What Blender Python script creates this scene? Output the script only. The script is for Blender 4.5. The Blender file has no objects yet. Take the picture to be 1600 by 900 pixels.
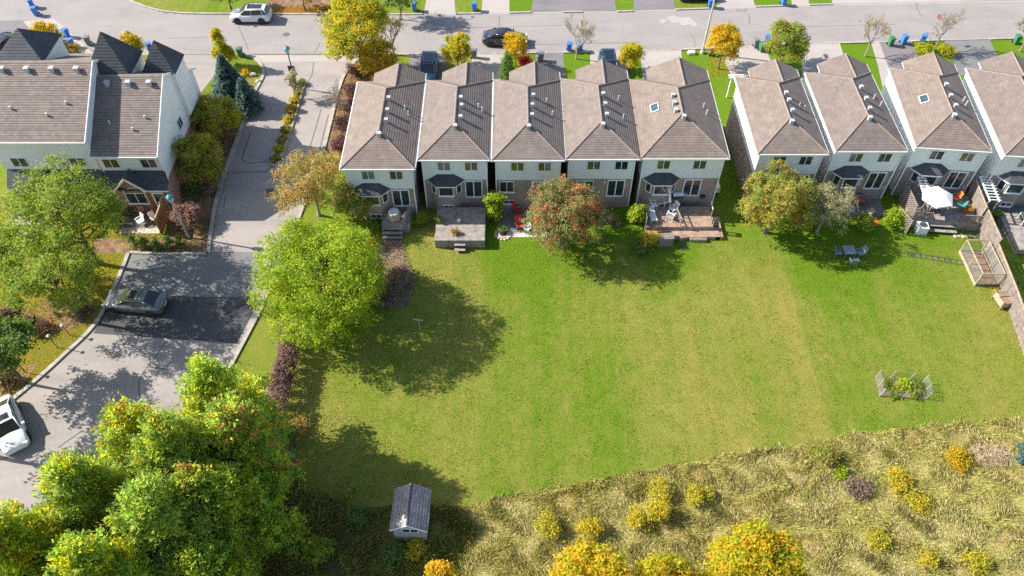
import bpy, math, random
import numpy as np
from mathutils import Vector, Matrix

R = math.radians
scene = bpy.context.scene
C = scene.collection

# ---------------------------------------------------------------- camera, sky, sun, exposure
cam_data = bpy.data.cameras.new('camera')
cam = bpy.data.objects.new('camera', cam_data)
C.objects.link(cam)
cam.location = (0, 0, 48.6)
cam.rotation_euler = (R(90 - 51.07), 0, 0)
cam_data.sensor_width = 36
cam_data.lens = 27.27
cam_data.clip_end = 3000
scene.camera = cam

SUN_EL, SUN_AZ = 36.0, 12.5          # sun stands left of the camera, slightly beyond the houses
world = bpy.data.worlds.new('World')
scene.world = world
world.use_nodes = True
wn = world.node_tree.nodes
wl = world.node_tree.links
wn.clear()
sky = wn.new('ShaderNodeTexSky')
sky.sky_type = 'NISHITA'
sky.sun_disc = False
sky.sun_elevation = R(SUN_EL)
sky.sun_rotation = R(-(90 - SUN_AZ))
bg = wn.new('ShaderNodeBackground')
bg.inputs[1].default_value = 0.115
wo = wn.new('ShaderNodeOutputWorld')
wl.new(sky.outputs[0], bg.inputs[0])
wl.new(bg.outputs[0], wo.inputs[0])

sd = bpy.data.lights.new('sun', 'SUN')
sd.energy = 5.0
sd.angle = R(0.5)
sd.color = (1.0, 0.95, 0.86)
sun = bpy.data.objects.new('sun', sd)
C.objects.link(sun)
sun_dir = Vector((-math.cos(R(SUN_EL)) * math.cos(R(SUN_AZ)), math.cos(R(SUN_EL)) * math.sin(R(SUN_AZ)), math.sin(R(SUN_EL))))
sun.rotation_euler = sun_dir.to_track_quat('Z', 'Y').to_euler()
sun.location = sun_dir * 120

scene.view_settings.view_transform = 'Standard'
scene.view_settings.look = 'None'
scene.view_settings.gamma = 1
scene.view_settings.exposure = 1.1
scene.view_settings.use_curve_mapping = False
scene.cycles.use_denoising = False
scene.cycles.max_bounces = 6
scene.cycles.transparent_max_bounces = 8

# ---------------------------------------------------------------- materials
def _nodes(name):
    m = bpy.data.materials.new(name)
    m.use_nodes = True
    nt = m.node_tree
    p = nt.nodes['Principled BSDF']
    return m, nt, p

def ramp(nt, fac, stops):
    r = nt.nodes.new('ShaderNodeValToRGB')
    e = r.color_ramp.elements
    while len(e) < len(stops):
        e.new(0.5)
    for k, (pos, col) in enumerate(stops):
        e[k].position = pos
        e[k].color = (*col, 1)
    nt.links.new(fac, r.inputs[0])
    return r.outputs[0]

def pos_node(nt):
    return nt.nodes.new('ShaderNodeNewGeometry').outputs['Position']

def noise(nt, vec, scale, detail=4, rough=0.6, dist=0.0):
    n = nt.nodes.new('ShaderNodeTexNoise')
    n.inputs['Scale'].default_value = scale
    n.inputs['Detail'].default_value = detail
    n.inputs['Roughness'].default_value = rough
    n.inputs['Distortion'].default_value = dist
    nt.links.new(vec, n.inputs['Vector'])
    return n.outputs['Fac']

def scaled(nt, vec, s):
    mp = nt.nodes.new('ShaderNodeMapping')
    mp.inputs['Scale'].default_value = s
    nt.links.new(vec, mp.inputs['Vector'])
    return mp.outputs[0]

def mixc(nt, fac, a, b, mode='MIX'):
    mx = nt.nodes.new('ShaderNodeMix')
    mx.data_type = 'RGBA'
    mx.blend_type = mode
    for k, s in ((0, fac), (6, a), (7, b)):
        if isinstance(s, (int, float)):
            mx.inputs[k].default_value = s
        elif isinstance(s, tuple):
            mx.inputs[k].default_value = (*s, 1)
        else:
            nt.links.new(s, mx.inputs[k])
    return mx.outputs[2]

def mathn(nt, op, a, b=None, clamp=False):
    n = nt.nodes.new('ShaderNodeMath')
    n.operation = op
    n.use_clamp = clamp
    for k, s in ((0, a), (1, b)):
        if s is None:
            continue
        if isinstance(s, (int, float)):
            n.inputs[k].default_value = s
        else:
            nt.links.new(s, n.inputs[k])
    return n.outputs[0]

def bump(nt, p, h, strength, dist=0.03):
    b = nt.nodes.new('ShaderNodeBump')
    b.inputs['Strength'].default_value = strength
    b.inputs['Distance'].default_value = dist
    nt.links.new(h, b.inputs['Height'])
    nt.links.new(b.outputs[0], p.inputs['Normal'])

def mat(name, col, rough=0.7, var=0.18, scale=3.0, fine=30.0, metal=0.0, bmp=0.0, tint=None):
    """plain painted / worn surface: colour broken up by two scales of noise"""
    m, nt, p = _nodes(name)
    g = pos_node(nt)
    a = noise(nt, g, scale, 5)
    b = noise(nt, g, fine, 3)
    lo = tuple(c * (1 - var) for c in col)
    hi = tuple(min(1, c * (1 + var)) for c in col)
    c1 = ramp(nt, a, [(0.32, lo), (0.68, hi)])
    c2 = ramp(nt, b, [(0.3, (1 - var * .7,) * 3), (0.7, (1, 1, 1))])
    out = mixc(nt, 1.0, c1, c2, 'MULTIPLY')
    if tint:
        t = noise(nt, g, scale * .45, 4)
        tf = ramp(nt, t, [(0.5, (0, 0, 0)), (0.75, (1, 1, 1))])
        out = mixc(nt, tf, out, tint)
    nt.links.new(out, p.inputs['Base Color'])
    p.inputs['Roughness'].default_value = rough
    p.inputs['Metallic'].default_value = metal
    if bmp:
        bump(nt, p, b, bmp)
    return m

def planar(nt):
    """u along a wall or eave, v up it, taken from position and normal"""
    gn = nt.nodes.new('ShaderNodeNewGeometry')
    sp = nt.nodes.new('ShaderNodeSeparateXYZ'); nt.links.new(gn.outputs['Position'], sp.inputs[0])
    sn = nt.nodes.new('ShaderNodeSeparateXYZ'); nt.links.new(gn.outputs['True Normal'], sn.inputs[0])
    ax = mathn(nt, 'ABSOLUTE', sn.outputs[0]); ay = mathn(nt, 'ABSOLUTE', sn.outputs[1])
    sel = mathn(nt, 'GREATER_THAN', ax, ay)
    u = nt.nodes.new('ShaderNodeMix'); u.data_type = 'FLOAT'
    nt.links.new(sel, u.inputs[0]); nt.links.new(sp.outputs[0], u.inputs[2]); nt.links.new(sp.outputs[1], u.inputs[3])
    cb = nt.nodes.new('ShaderNodeCombineXYZ')
    nt.links.new(u.outputs[0], cb.inputs[0]); nt.links.new(sp.outputs[2], cb.inputs[1])
    return cb.outputs[0], gn.outputs['Position']

def brick_mat(name, c1, c2, mortar, bw, bh, msize=0.012, rough=0.85, bmp=0.4, blotch=0.25, freq=None):
    m, nt, p = _nodes(name)
    uv, g = planar(nt)
    b = nt.nodes.new('ShaderNodeTexBrick')
    b.inputs['Scale'].default_value = 1
    b.inputs['Brick Width'].default_value = bw
    b.inputs['Row Height'].default_value = bh
    b.inputs['Mortar Size'].default_value = msize
    b.inputs['Color1'].default_value = (*c1, 1)
    b.inputs['Color2'].default_value = (*c2, 1)
    b.inputs['Mortar'].default_value = (*mortar, 1)
    nt.links.new(uv, b.inputs['Vector'])
    n1 = noise(nt, g, 1.1, 5)
    n2 = noise(nt, g, 14.0, 4)
    sh = ramp(nt, n1, [(0.3, (1 - blotch,) * 3), (0.7, (1 + blotch * .35, 1 + blotch * .3, 1 + blotch * .25))])
    sh2 = ramp(nt, n2, [(0.3, (0.78, 0.78, 0.78)), (0.7, (1.1, 1.1, 1.1))])
    o = mixc(nt, 1.0, b.outputs[0], sh, 'MULTIPLY')
    o = mixc(nt, 1.0, o, sh2, 'MULTIPLY')
    oi = nt.nodes.new('ShaderNodeObjectInfo')
    o = mixc(nt, 1.0, o, ramp(nt, oi.outputs['Random'], [(0, (.9, .9, .92)), (.5, (1, 1, 1)), (1, (1.07, 1.03, 1.0))]), 'MULTIPLY')
    st = noise(nt, scaled(nt, g, (2.2, 2.2, .35)), 1.3, 5, .65)      # run-off streaks and grime
    o = mixc(nt, ramp(nt, st, [(.55, (0, 0, 0)), (.8, (.4, .4, .4))]), o, tuple(c * .55 for c in c2))
    nt.links.new(o, p.inputs['Base Color'])
    p.inputs['Roughness'].default_value = rough
    if bmp:
        bump(nt, p, b.outputs['Fac'], -bmp, 0.02)
    return m

def siding_mat(name, col, lap=0.16):
    m, nt, p = _nodes(name)
    uv, g = planar(nt)
    w = nt.nodes.new('ShaderNodeTexWave')
    w.wave_type = 'BANDS'; w.bands_direction = 'Y'; w.wave_profile = 'SAW'
    w.inputs['Scale'].default_value = 1 / lap / 3.14159 * 0.5
    nt.links.new(uv, w.inputs['Vector'])
    n1 = noise(nt, g, 0.9, 5)
    c = ramp(nt, n1, [(0.3, tuple(x * .9 for x in col)), (0.7, col)])
    nt.links.new(c, p.inputs['Base Color'])
    p.inputs['Roughness'].default_value = 0.55
    bump(nt, p, w.outputs['Fac'], 0.35, 0.02)
    return m

def lawn_mat(name, greens, straw, amount, lush):
    m, nt, p = _nodes(name)
    g = pos_node(nt)
    big = noise(nt, scaled(nt, g, (1, .35, 1)), 0.16, 5, .6, .4)
    mid = noise(nt, g, 0.9, 5, .65)
    fin = noise(nt, g, 7.5, 6, .75)
    spk = noise(nt, g, 26.0, 4, .8)
    tuf = noise(nt, scaled(nt, g, (1.3, .8, 1)), 3.2, 6, .7)
    green = ramp(nt, fin, [(0.28, greens[0]), (0.5, greens[1]), (0.75, greens[2])])
    dry = ramp(nt, spk, [(0.3, tuple(c * .62 for c in straw)), (0.7, straw)])
    f = mathn(nt, 'ADD', mathn(nt, 'MULTIPLY', big, 1.25), mathn(nt, 'MULTIPLY', mid, .75))
    f = mathn(nt, 'ADD', f, mathn(nt, 'MULTIPLY', tuf, .7))
    if lush:            # watered strip close to the houses is greener
        s = nt.nodes.new('ShaderNodeSeparateXYZ'); nt.links.new(g, s.inputs[0])
        r = nt.nodes.new('ShaderNodeMapRange'); r.inputs[1].default_value = 37; r.inputs[2].default_value = 46
        r.inputs[3].default_value = 0.0; r.inputs[4].default_value = 0.42
        nt.links.new(s.outputs[1], r.inputs[0])
        r2 = nt.nodes.new('ShaderNodeMapRange'); r2.inputs[1].default_value = -3.0; r2.inputs[2].default_value = -1.2
        r2.inputs[3].default_value = 0.25; r2.inputs[4].default_value = 1.0
        nt.links.new(s.outputs[0], r2.inputs[0])
        f = mathn(nt, 'SUBTRACT', f, mathn(nt, 'MULTIPLY', r.outputs[0], r2.outputs[0]))
        # mown lots side by side: each owner keeps the strip a little differently
        wob = mathn(nt, 'MULTIPLY', mathn(nt, 'SUBTRACT', mid, .5), .9)
        xw = mathn(nt, 'ADD', s.outputs[0], wob)
        for x0, wdt, amt in ((-5.7, 3.7, .13), (.6, 3.0, -.10), (12.6, 3.8, .08), (18.8, 3.8, .17), (26.3, 4.2, -.07), (35.5, 4.2, .03), (22.0, .6, .08), (9.2, .4, .08)):
            d = mathn(nt, 'ABSOLUTE', mathn(nt, 'SUBTRACT', xw, x0))
            rr = nt.nodes.new('ShaderNodeMapRange'); rr.inputs[1].default_value = wdt * .68; rr.inputs[2].default_value = wdt
            rr.inputs[3].default_value = amt; rr.inputs[4].default_value = 0
            nt.links.new(d, rr.inputs[0])
            f = mathn(nt, 'ADD', f, rr.outputs[0])
    if lush:            # faint mower tracks
        tr = mathn(nt, 'SINE', mathn(nt, 'MULTIPLY', xw, 6.6))
        f = mathn(nt, 'ADD', f, mathn(nt, 'MULTIPLY', tr, .035))
    ff = nt.nodes.new('ShaderNodeMapRange')
    ff.inputs[1].default_value = 1.07 - amount; ff.inputs[2].default_value = 1.81 - amount
    nt.links.new(f, ff.inputs[0])
    o = mixc(nt, ff.outputs[0], green, dry)
    sh = ramp(nt, spk, [(0.25, (.55, .55, .55)), (0.6, (1.05, 1.05, 1.05)), (.85, (1.35, 1.35, 1.3))])
    o = mixc(nt, 1.0, o, sh, 'MULTIPLY')
    nt.links.new(o, p.inputs['Base Color'])
    p.inputs['Roughness'].default_value = 0.95
    p.inputs['Specular IOR Level'].default_value = 0.1
    h = mathn(nt, 'ADD', mathn(nt, 'MULTIPLY', fin, .6), mathn(nt, 'MULTIPLY', spk, .6))
    bump(nt, p, h, 0.9, 0.12)
    return m

def asphalt_mat(name, col, patchy=0.12, tint=(1, .97, .95), streak=True):
    m, nt, p = _nodes(name)
    g = pos_node(nt)
    a = noise(nt, scaled(nt, g, (.4, 1.0, 1)), 0.5, 6, .6, .6)
    b = noise(nt, g, 3.0, 5)
    c = noise(nt, g, 45.0, 3)
    base = ramp(nt, a, [(0.3, tuple(x * (1 - patchy) for x in col)), (0.5, col), (0.72, tuple(x * (1 + patchy) * t for x, t in zip(col, tint)))])
    s1 = ramp(nt, b, [(0.3, (.9, .9, .9)), (0.65, (1.03, 1.03, 1.03))])
    s2 = ramp(nt, c, [(0.25, (.84, .84, .84)), (0.7, (1.08, 1.08, 1.08))])
    o = mixc(nt, 1.0, base, s1, 'MULTIPLY')
    o = mixc(nt, 1.0, o, s2, 'MULTIPLY')
    st = noise(nt, scaled(nt, g, (.9, .9, 1)), 1.7, 7, .7)
    o = mixc(nt, ramp(nt, st, [(0.62, (0, 0, 0)), (0.74, (.35, .35, .35))]), o, tuple(x * .62 for x in col))
    nt.links.new(o, p.inputs['Base Color'])
    p.inputs['Roughness'].default_value = 0.9
    bump(nt, p, c, 0.3, 0.02)
    return m

def foliage_mat(name, transl=0.35):
    m, nt, p = _nodes(name)
    at = nt.nodes.new('ShaderNodeAttribute'); at.attribute_name = 'Col'
    nt.links.new(at.outputs[0], p.inputs['Base Color'])
    p.inputs['Roughness'].default_value = 0.6
    p.inputs['Specular IOR Level'].default_value = 0.25
    t = nt.nodes.new('ShaderNodeBsdfTranslucent')
    nt.links.new(mixc(nt, 1.0, at.outputs[0], (1.45, 1.4, .7), 'MULTIPLY'), t.inputs[0])
    mx = nt.nodes.new('ShaderNodeMixShader'); mx.inputs[0].default_value = transl
    nt.links.new(p.outputs[0], mx.inputs[1]); nt.links.new(t.outputs[0], mx.inputs[2])
    nt.links.new(mx.outputs[0], nt.nodes['Material Output'].inputs[0])
    return m

def glass_mat(name, col, rough=0.08):
    m, nt, p = _nodes(name)
    g = pos_node(nt)
    a = noise(nt, g, 1.3, 3)
    c = ramp(nt, a, [(0.35, tuple(x * .5 for x in col)), (0.7, tuple(x * 1.5 for x in col))])
    nt.links.new(c, p.inputs['Base Color'])
    p.inputs['Roughness'].default_value = rough
    p.inputs['Specular IOR Level'].default_value = 0.8
    return m

def paint_mat(name, col, metal=0.0, rough=0.25):
    m, nt, p = _nodes(name)
    g = pos_node(nt)
    a = noise(nt, g, 6.0, 4)
    nt.links.new(ramp(nt, a, [(0.3, tuple(x * .93 for x in col)), (0.7, col)]), p.inputs['Base Color'])
    p.inputs['Roughness'].default_value = rough
    p.inputs['Metallic'].default_value = metal
    p.inputs['Coat Weight'].default_value = 0.6
    p.inputs['Coat Roughness'].default_value = 0.08
    return m

def mesh_screen_mat(name, col, cell):
    """woven wire screen: real holes by transparency between the wires"""
    m, nt, p = _nodes(name)
    uv, g = planar(nt)
    b = nt.nodes.new('ShaderNodeTexBrick')
    b.offset = 0
    b.inputs['Scale'].default_value = 1
    b.inputs['Brick Width'].default_value = cell
    b.inputs['Row Height'].default_value = cell
    b.inputs['Mortar Size'].default_value = cell * .07
    nt.links.new(uv, b.inputs['Vector'])
    p.inputs['Base Color'].default_value = (*col, 1)
    tr = nt.nodes.new('ShaderNodeBsdfTransparent')
    mx = nt.nodes.new('ShaderNodeMixShader')
    nt.links.new(b.outputs['Fac'], mx.inputs[0])
    nt.links.new(tr.outputs[0], mx.inputs[1]); nt.links.new(p.outputs[0], mx.inputs[2])
    nt.links.new(mx.outputs[0], nt.nodes['Material Output'].inputs[0])
    return m

M = {}
M['lawn'] = lawn_mat('lawn_grass', [(.065, .14, .006), (.12, .212, .010), (.185, .268, .018)], (.42, .335, .09), 0.0, True)
M['lawn_dry'] = lawn_mat('dry_lawn_grass', [(.13, .15, .012), (.2, .2, .02), (.26, .24, .03)], (.32, .24, .06), 0.05, False)
M['road'] = asphalt_mat('worn_asphalt', (.262, .234, .222))
M['road2'] = asphalt_mat('worn_drive', (.285, .25, .228), .15)
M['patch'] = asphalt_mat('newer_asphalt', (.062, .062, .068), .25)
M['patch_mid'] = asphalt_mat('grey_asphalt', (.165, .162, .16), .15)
M['asphalt_dark'] = asphalt_mat('driveway_asphalt', (.17, .155, .16), .2)
M['pale_stain'] = asphalt_mat('pale_stain', (.33, .31, .30), .2)
M['garden_tint_glass'] = glass_mat('painted_reflection_glass', (.10, .11, .03), .12)  # reflection of lawn and trees painted into the pane as olive colour
M['concrete'] = asphalt_mat('concrete', (.35, .31, .285), .1)
M['kerb'] = mat('kerb_concrete', (.35, .315, .28), .85, .2, 1.5, 20)
M['tar'] = mat('tar_seam', (.09, .085, .085), .8, .2)
M['mulch'] = mat('bark_mulch', (.2, .11, .06), .95, .5, 2.2, 16, bmp=.8, tint=(.3, .2, .09))
M['soil'] = mat('garden_soil', (.26, .17, .11), .95, .35, 3, 18, bmp=.6)
M['meadow'] = mat('meadow_litter', (.44, .36, .17), .95, .3, 1.2, 9, bmp=.9, tint=(.2, .2, .05))
M['brush'] = mat('leaf_litter', (.13, .095, .045), .95, .45, 1.1, 9, bmp=.9, tint=(.07, .08, .02))
M['shingle'] = brick_mat('roof_shingle', (.212, .172, .147), (.174, .139, .119), (.132, .106, .091), .32, .105, .006, bmp=.3, blotch=.2)
M['shingle_grey'] = brick_mat('grey_roof_shingle', (.24, .192, .166), (.178, .14, .12), (.115, .09, .078), .34, .13, .01, bmp=.35, blotch=.15)
M['shingle_dark'] = brick_mat('charcoal_shade_shingle', (.085, .09, .10), (.06, .065, .075), (.04, .042, .05), .34, .13, .01, bmp=.3)  # charcoal of the towers; on bay and extension roofs it paints in house shade
M['ridge'] = mat('ridge_shingle', (.25, .185, .155), .9, .2, 4, 20)
M['siding'] = siding_mat('white_siding', (.78, .79, .78))
M['siding_warm'] = siding_mat('cream_siding', (.72, .69, .62))
M['brick'] = brick_mat('tan_brick', (.45, .325, .275), (.35, .245, .205), (.34, .30, .27), .22, .075, .008)
M['brick_red'] = brick_mat('red_brick', (.40, .22, .16), (.30, .155, .115), (.36, .29, .25), .22, .075, .008)
M['brick_grey'] = brick_mat('grey_brick', (.37, .315, .28), (.28, .235, .21), (.3, .28, .26), .22, .075, .008)
M['white'] = mat('white_trim', (.80, .80, .79), .5, .06)
M['metal'] = mat('galvanised_metal', (.62, .63, .65), .45, .12, metal=.3)
M['glass'] = glass_mat('window_glass', (.035, .042, .05))
M['curtain'] = glass_mat('curtained_glass', (.16, .16, .15), .2)
M['glass_blue'] = glass_mat('skylight_glass', (.04, .075, .085), .1)
M['deck'] = mat('weathered_deck', (.30, .255, .225), .85, .35, 2.4, 28, bmp=.4)
M['deck_brown'] = mat('stained_deck', (.34, .235, .17), .8, .35, 2.4, 28, bmp=.4)
M['deck_dark'] = mat('dark_deck', (.2, .185, .18), .8, .35, 2.4, 28, bmp=.4)  # darker, greyer deck tone, also used for risers and pavers
M['wood_grey'] = mat('weathered_fence_wood', (.24, .195, .165), .85, .35, 3, 26, bmp=.4)
M['wood_brown'] = mat('stained_fence_wood', (.42, .19, .065), .65, .3, 2.6, 24, bmp=.2)
M['wood_pale'] = mat('pale_lumber', (.40, .315, .215), .7, .25, 3, 24)
M['bark'] = mat('bark', (.14, .105, .08), .95, .4, 5, 30, bmp=.8)
M['bark_grey'] = mat('grey_bark', (.33, .285, .25), .95, .35, 5, 30, bmp=.6)
M['leaf'] = foliage_mat('leaves', .48)
M['needle'] = foliage_mat('needles', .58)
M['grass_blade'] = foliage_mat('grass_blades', .4)
M['teal'] = mat('teal_enamel', (.05, .25, .27), .4, .15)
M['pole'] = mat('dark_pole', (.10, .10, .10), .5, .2)
M['pole_grey'] = mat('grey_pole', (.42, .40, .38), .6, .15)
M['vent'] = mat('roof_vent_metal', (.42, .42, .43), .55, .2)
M['lamp_glass'] = mat('lamp_glass', (.6, .62, .6), .3, .1)
M['blue'] = mat('blue_plastic', (.05, .19, .55), .4, .12)
M['green_bin'] = mat('green_plastic', (.045, .17, .08), .45, .15)
M['grey_bin'] = mat('grey_plastic', (.16, .17, .18), .45, .15)
M['black'] = mat('black_rubber', (.02, .02, .022), .7, .2)
M['dark_metal'] = mat('dark_metal', (.07, .075, .085), .5, .2)
M['red_fabric'] = mat('red_fabric', (.55, .03, .035), .8, .15)
M['umbrella'] = mat('white_canvas', (.82, .82, .80), .8, .05)
M['plastic_white'] = mat('white_plastic', (.74, .75, .76), .45, .08)
M['table_grey'] = mat('shaded_plastic_table', (.2, .25, .28), .5, .15)  # tree shade on the lawn table set is darkened into this colour
M['cover'] = mat('tan_table_cover', (.50, .37, .29), .9, .2)
M['yellow'] = mat('yellow_plastic', (.75, .50, .02), .6, .15)
M['teal_plastic'] = mat('teal_plastic', (.04, .25, .25), .6, .15)
M['orange'] = mat('orange_fabric', (.75, .15, .03), .8, .2)
M['stone'] = mat('pale_stone', (.52, .46, .40), .9, .3, 2.2, 14, bmp=.5)
M['rug_red'] = mat('red_mat', (.5, .05, .06), .9, .25)
M['rug_white'] = mat('pale_mat', (.62, .6, .58), .9, .15)
M['rug_blue'] = mat('blue_mat', (.10, .16, .32), .9, .2)
M['car_white'] = paint_mat('white_car_paint', (.66, .67, .68))
M['car_black'] = paint_mat('black_car_paint', (.025, .026, .03))
M['car_grey'] = paint_mat('grey_car_paint', (.15, .155, .163), .25)
M['car_blue'] = paint_mat('blue_car_paint', (.03, .085, .14), .2)
M['car_glass'] = paint_mat('car_glass', (.014, .018, .022), 0, .06)
M['rim'] = mat('wheel_rim', (.5, .5, .52), .35, .1, metal=.6)
M['tail'] = mat('tail_lamp', (.45, .012, .015), .25, .1)
M['headlamp'] = mat('head_lamp', (.7, .72, .74), .15, .05)
M['screen'] = mesh_screen_mat('wire_screen', (.24, .26, .25), .13)
M['wire'] = mat('bleached_stake', (.42, .40, .37), .7, .1)
M['terracotta'] = mat('terracotta', (.42, .17, .09), .8, .2)
M['sign_red'] = mat('faded_red', (.42, .14, .14), .6, .15)
M['iron'] = mat('cast_iron', (.11, .10, .095), .7, .25)

# ---------------------------------------------------------------- mesh helpers
class MB:
    def __init__(s):
        s.v = []; s.f = []
    def poly(s, pts):
        n = len(s.v); s.v += [tuple(p) for p in pts]; s.f.append(tuple(range(n, n + len(pts)))); return s
    def box(s, x0, x1, y0, y1, z0, z1):
        n = len(s.v)
        s.v += [(x0, y0, z0), (x1, y0, z0), (x1, y1, z0), (x0, y1, z0), (x0, y0, z1), (x1, y0, z1), (x1, y1, z1), (x0, y1, z1)]
        s.f += [tuple(n + k for k in q) for q in ((0, 3, 2, 1), (4, 5, 6, 7), (0, 1, 5, 4), (1, 2, 6, 5), (2, 3, 7, 6), (3, 0, 4, 7))]
        return s
    def obox(s, c, sx, sy, sz, rz=0, rx=0, ry=0):
        m = Matrix.Translation(c) @ Matrix.Rotation(rz, 4, 'Z') @ Matrix.Rotation(ry, 4, 'Y') @ Matrix.Rotation(rx, 4, 'X')
        t = MB().box(-sx / 2, sx / 2, -sy / 2, sy / 2, -sz / 2, sz / 2)
        return s.add(t, m)
    def add(s, o, m=None):
        n = len(s.v)
        s.v += [tuple(m @ Vector(p)) if m else p for p in o.v]
        s.f += [tuple(n + k for k in q) for q in o.f]
        return s
    def tube(s, p0, p1, r0, r1=None, n=8, caps=True):
        r1 = r0 if r1 is None else r1
        p0 = Vector(p0); p1 = Vector(p1); d = (p1 - p0)
        if d.length < 1e-6:
            return s
        d.normalize()
        a = d.orthogonal().normalized(); b = d.cross(a)
        k0 = len(s.v)
        for p, r in ((p0, r0), (p1, r1)):
            for k in range(n):
                t = 2 * math.pi * k / n
                s.v.append(tuple(p + a * (r * math.cos(t)) + b * (r * math.sin(t))))
        for k in range(n):
            s.f.append((k0 + k, k0 + (k + 1) % n, k0 + n + (k + 1) % n, k0 + n + k))
        if caps:
            s.f.append(tuple(k0 + n - 1 - k for k in range(n))); s.f.append(tuple(k0 + n + k for k in range(n)))
        return s
    def bar(s, p0, p1, w, h):
        """rectangular bar between two points"""
        p0 = Vector(p0); p1 = Vector(p1); d = (p1 - p0).normalized()
        a = d.cross(Vector((0, 0, 1)))
        a = Vector((1, 0, 0)) if a.length < 1e-3 else a.normalized()
        b = a.cross(d).normalized()
        n = len(s.v)
        for p in (p0, p1):
            for sa, sb in ((-1, -1), (1, -1), (1, 1), (-1, 1)):
                s.v.append(tuple(p + a * (sa * w / 2) + b * (sb * h / 2)))
        s.f += [tuple(n + k for k in q) for q in ((0, 1, 2, 3), (7, 6, 5, 4), (0, 4, 5, 1), (1, 5, 6, 2), (2, 6, 7, 3), (3, 7, 4, 0))]
        return s
    def prism(s, poly, z0, z1):
        n = len(s.v); k = len(poly)
        s.v += [(p[0], p[1], z0) for p in poly] + [(p[0], p[1], z1) for p in poly]
        s.f.append(tuple(n + k - 1 - i for i in range(k))); s.f.append(tuple(n + k + i for i in range(k)))
        for i in range(k):
            j = (i + 1) % k
            s.f.append((n + i, n + j, n + k + j, n + k + i))
        return s
    def lathe(s, prof, n=12, c=(0, 0, 0)):
        k0 = len(s.v); m = len(prof)
        for r, z in prof:
            for k in range(n):
                t = 2 * math.pi * k / n
                s.v.append((c[0] + r * math.cos(t), c[1] + r * math.sin(t), c[2] + z))
        for i in range(m - 1):
            for k in range(n):
                s.f.append((k0 + i * n + k, k0 + i * n + (k + 1) % n, k0 + (i + 1) * n + (k + 1) % n, k0 + (i + 1) * n + k))
        s.f.append(tuple(k0 + n - 1 - k for k in range(n))); s.f.append(tuple(k0 + (m - 1) * n + k for k in range(n)))
        return s
    def data(s, name, m, smooth=False):
        me = bpy.data.meshes.new(name)
        me.from_pydata(s.v, [], s.f)
        me.materials.append(M[m])
        if smooth:
            me.polygons.foreach_set('use_smooth', [True] * len(me.polygons))
        me.update()
        return me
    def build(s, name, m, parent=None, smooth=False):
        o = bpy.data.objects.new(name, s.data(name, m, smooth)); C.objects.link(o)
        if parent is not None:
            o.parent = parent
        return o

def thing(name, label, cat, loc=(0, 0, 0), rz=0, group=None):
    o = bpy.data.objects.new(name, None); C.objects.link(o)
    o.location = loc if len(loc) == 3 else (loc[0], loc[1], 0)
    o.rotation_euler = (0, 0, rz)
    o.empty_display_size = .2
    o['label'] = label; o['category'] = cat
    if group: o['group'] = group
    return o

def tag(o, label, cat, group=None):
    o['label'] = label; o['category'] = cat
    if group: o['group'] = group
    return o

def structure(o, label=None, cat=None):
    o['kind'] = 'structure'
    if label: o['label'] = label
    if cat: o['category'] = cat
    return o

def inst(name, me, parent, loc=(0, 0, 0), rot=(0, 0, 0), scale=(1, 1, 1)):
    o = bpy.data.objects.new(name, me); C.objects.link(o)
    o.parent = parent; o.location = loc; o.rotation_euler = rot; o.scale = scale
    return o

def copy_tree(o, parent=None):
    c = o.copy(); C.objects.link(c); c.parent = parent
    for ch in o.children:
        copy_tree(ch, c)
    return c

def sheet(name, pts, z, m):
    o = MB().poly([(p[0], p[1], z) for p in pts]).build(name, m)
    return o

def offset_line(pts, d):
    out = []
    for i, p in enumerate(pts):
        p = Vector(p[:2])
        a = (p - Vector(pts[i - 1][:2])).normalized() if i else None
        b = (Vector(pts[i + 1][:2]) - p).normalized() if i < len(pts) - 1 else None
        t = (a + b).normalized() if a is not None and b is not None else (a if b is None else b)
        n = Vector((-t.y, t.x))
        out.append((p.x + n.x * d, p.y + n.y * d))
    return out

def smooth_line(pts, k=4):
    """Catmull-Rom through the points"""
    P = [Vector(p[:2]) for p in pts]; out = []
    for i in range(len(P) - 1):
        p0 = P[max(0, i - 1)]; p1 = P[i]; p2 = P[i + 1]; p3 = P[min(len(P) - 1, i + 2)]
        for j in range(k):
            t = j / k
            q = .5 * ((2 * p1) + (p2 - p0) * t + (2 * p0 - 5 * p1 + 4 * p2 - p3) * t * t + (3 * p1 - p0 - 3 * p2 + p3) * t ** 3)
            out.append((q.x, q.y))
    out.append(tuple(P[-1]))
    return out

def kerb(pts, w=.22, h=.12, name='kerb', m='kerb', k=4, z0=0.0):
    L = smooth_line(pts, k)
    a = offset_line(L, w / 2); b = offset_line(L, -w / 2)
    mb = MB()
    for i in range(len(L) - 1):
        mb.prism([a[i], a[i + 1], b[i + 1], b[i]], z0, h)
    return structure(mb.build(name, m))

def seam(pts, w, parent, z, k=3, name='seam'):
    L = smooth_line(pts, k)
    a = offset_line(L, w / 2); b = offset_line(L, -w / 2)
    mb = MB()
    for i in range(len(L) - 1):
        mb.poly([(*a[i], z), (*b[i], z), (*b[i + 1], z), (*a[i + 1], z)])
    return mb.build(name, 'tar', parent)

# ================================================================ the setting: ground, roads, beds
ground = structure(MB().poly([(-700, -300, 0), (700, -300, 0), (700, 1400, 0), (-700, 1400, 0)]).build('ground', 'lawn'))

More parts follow.
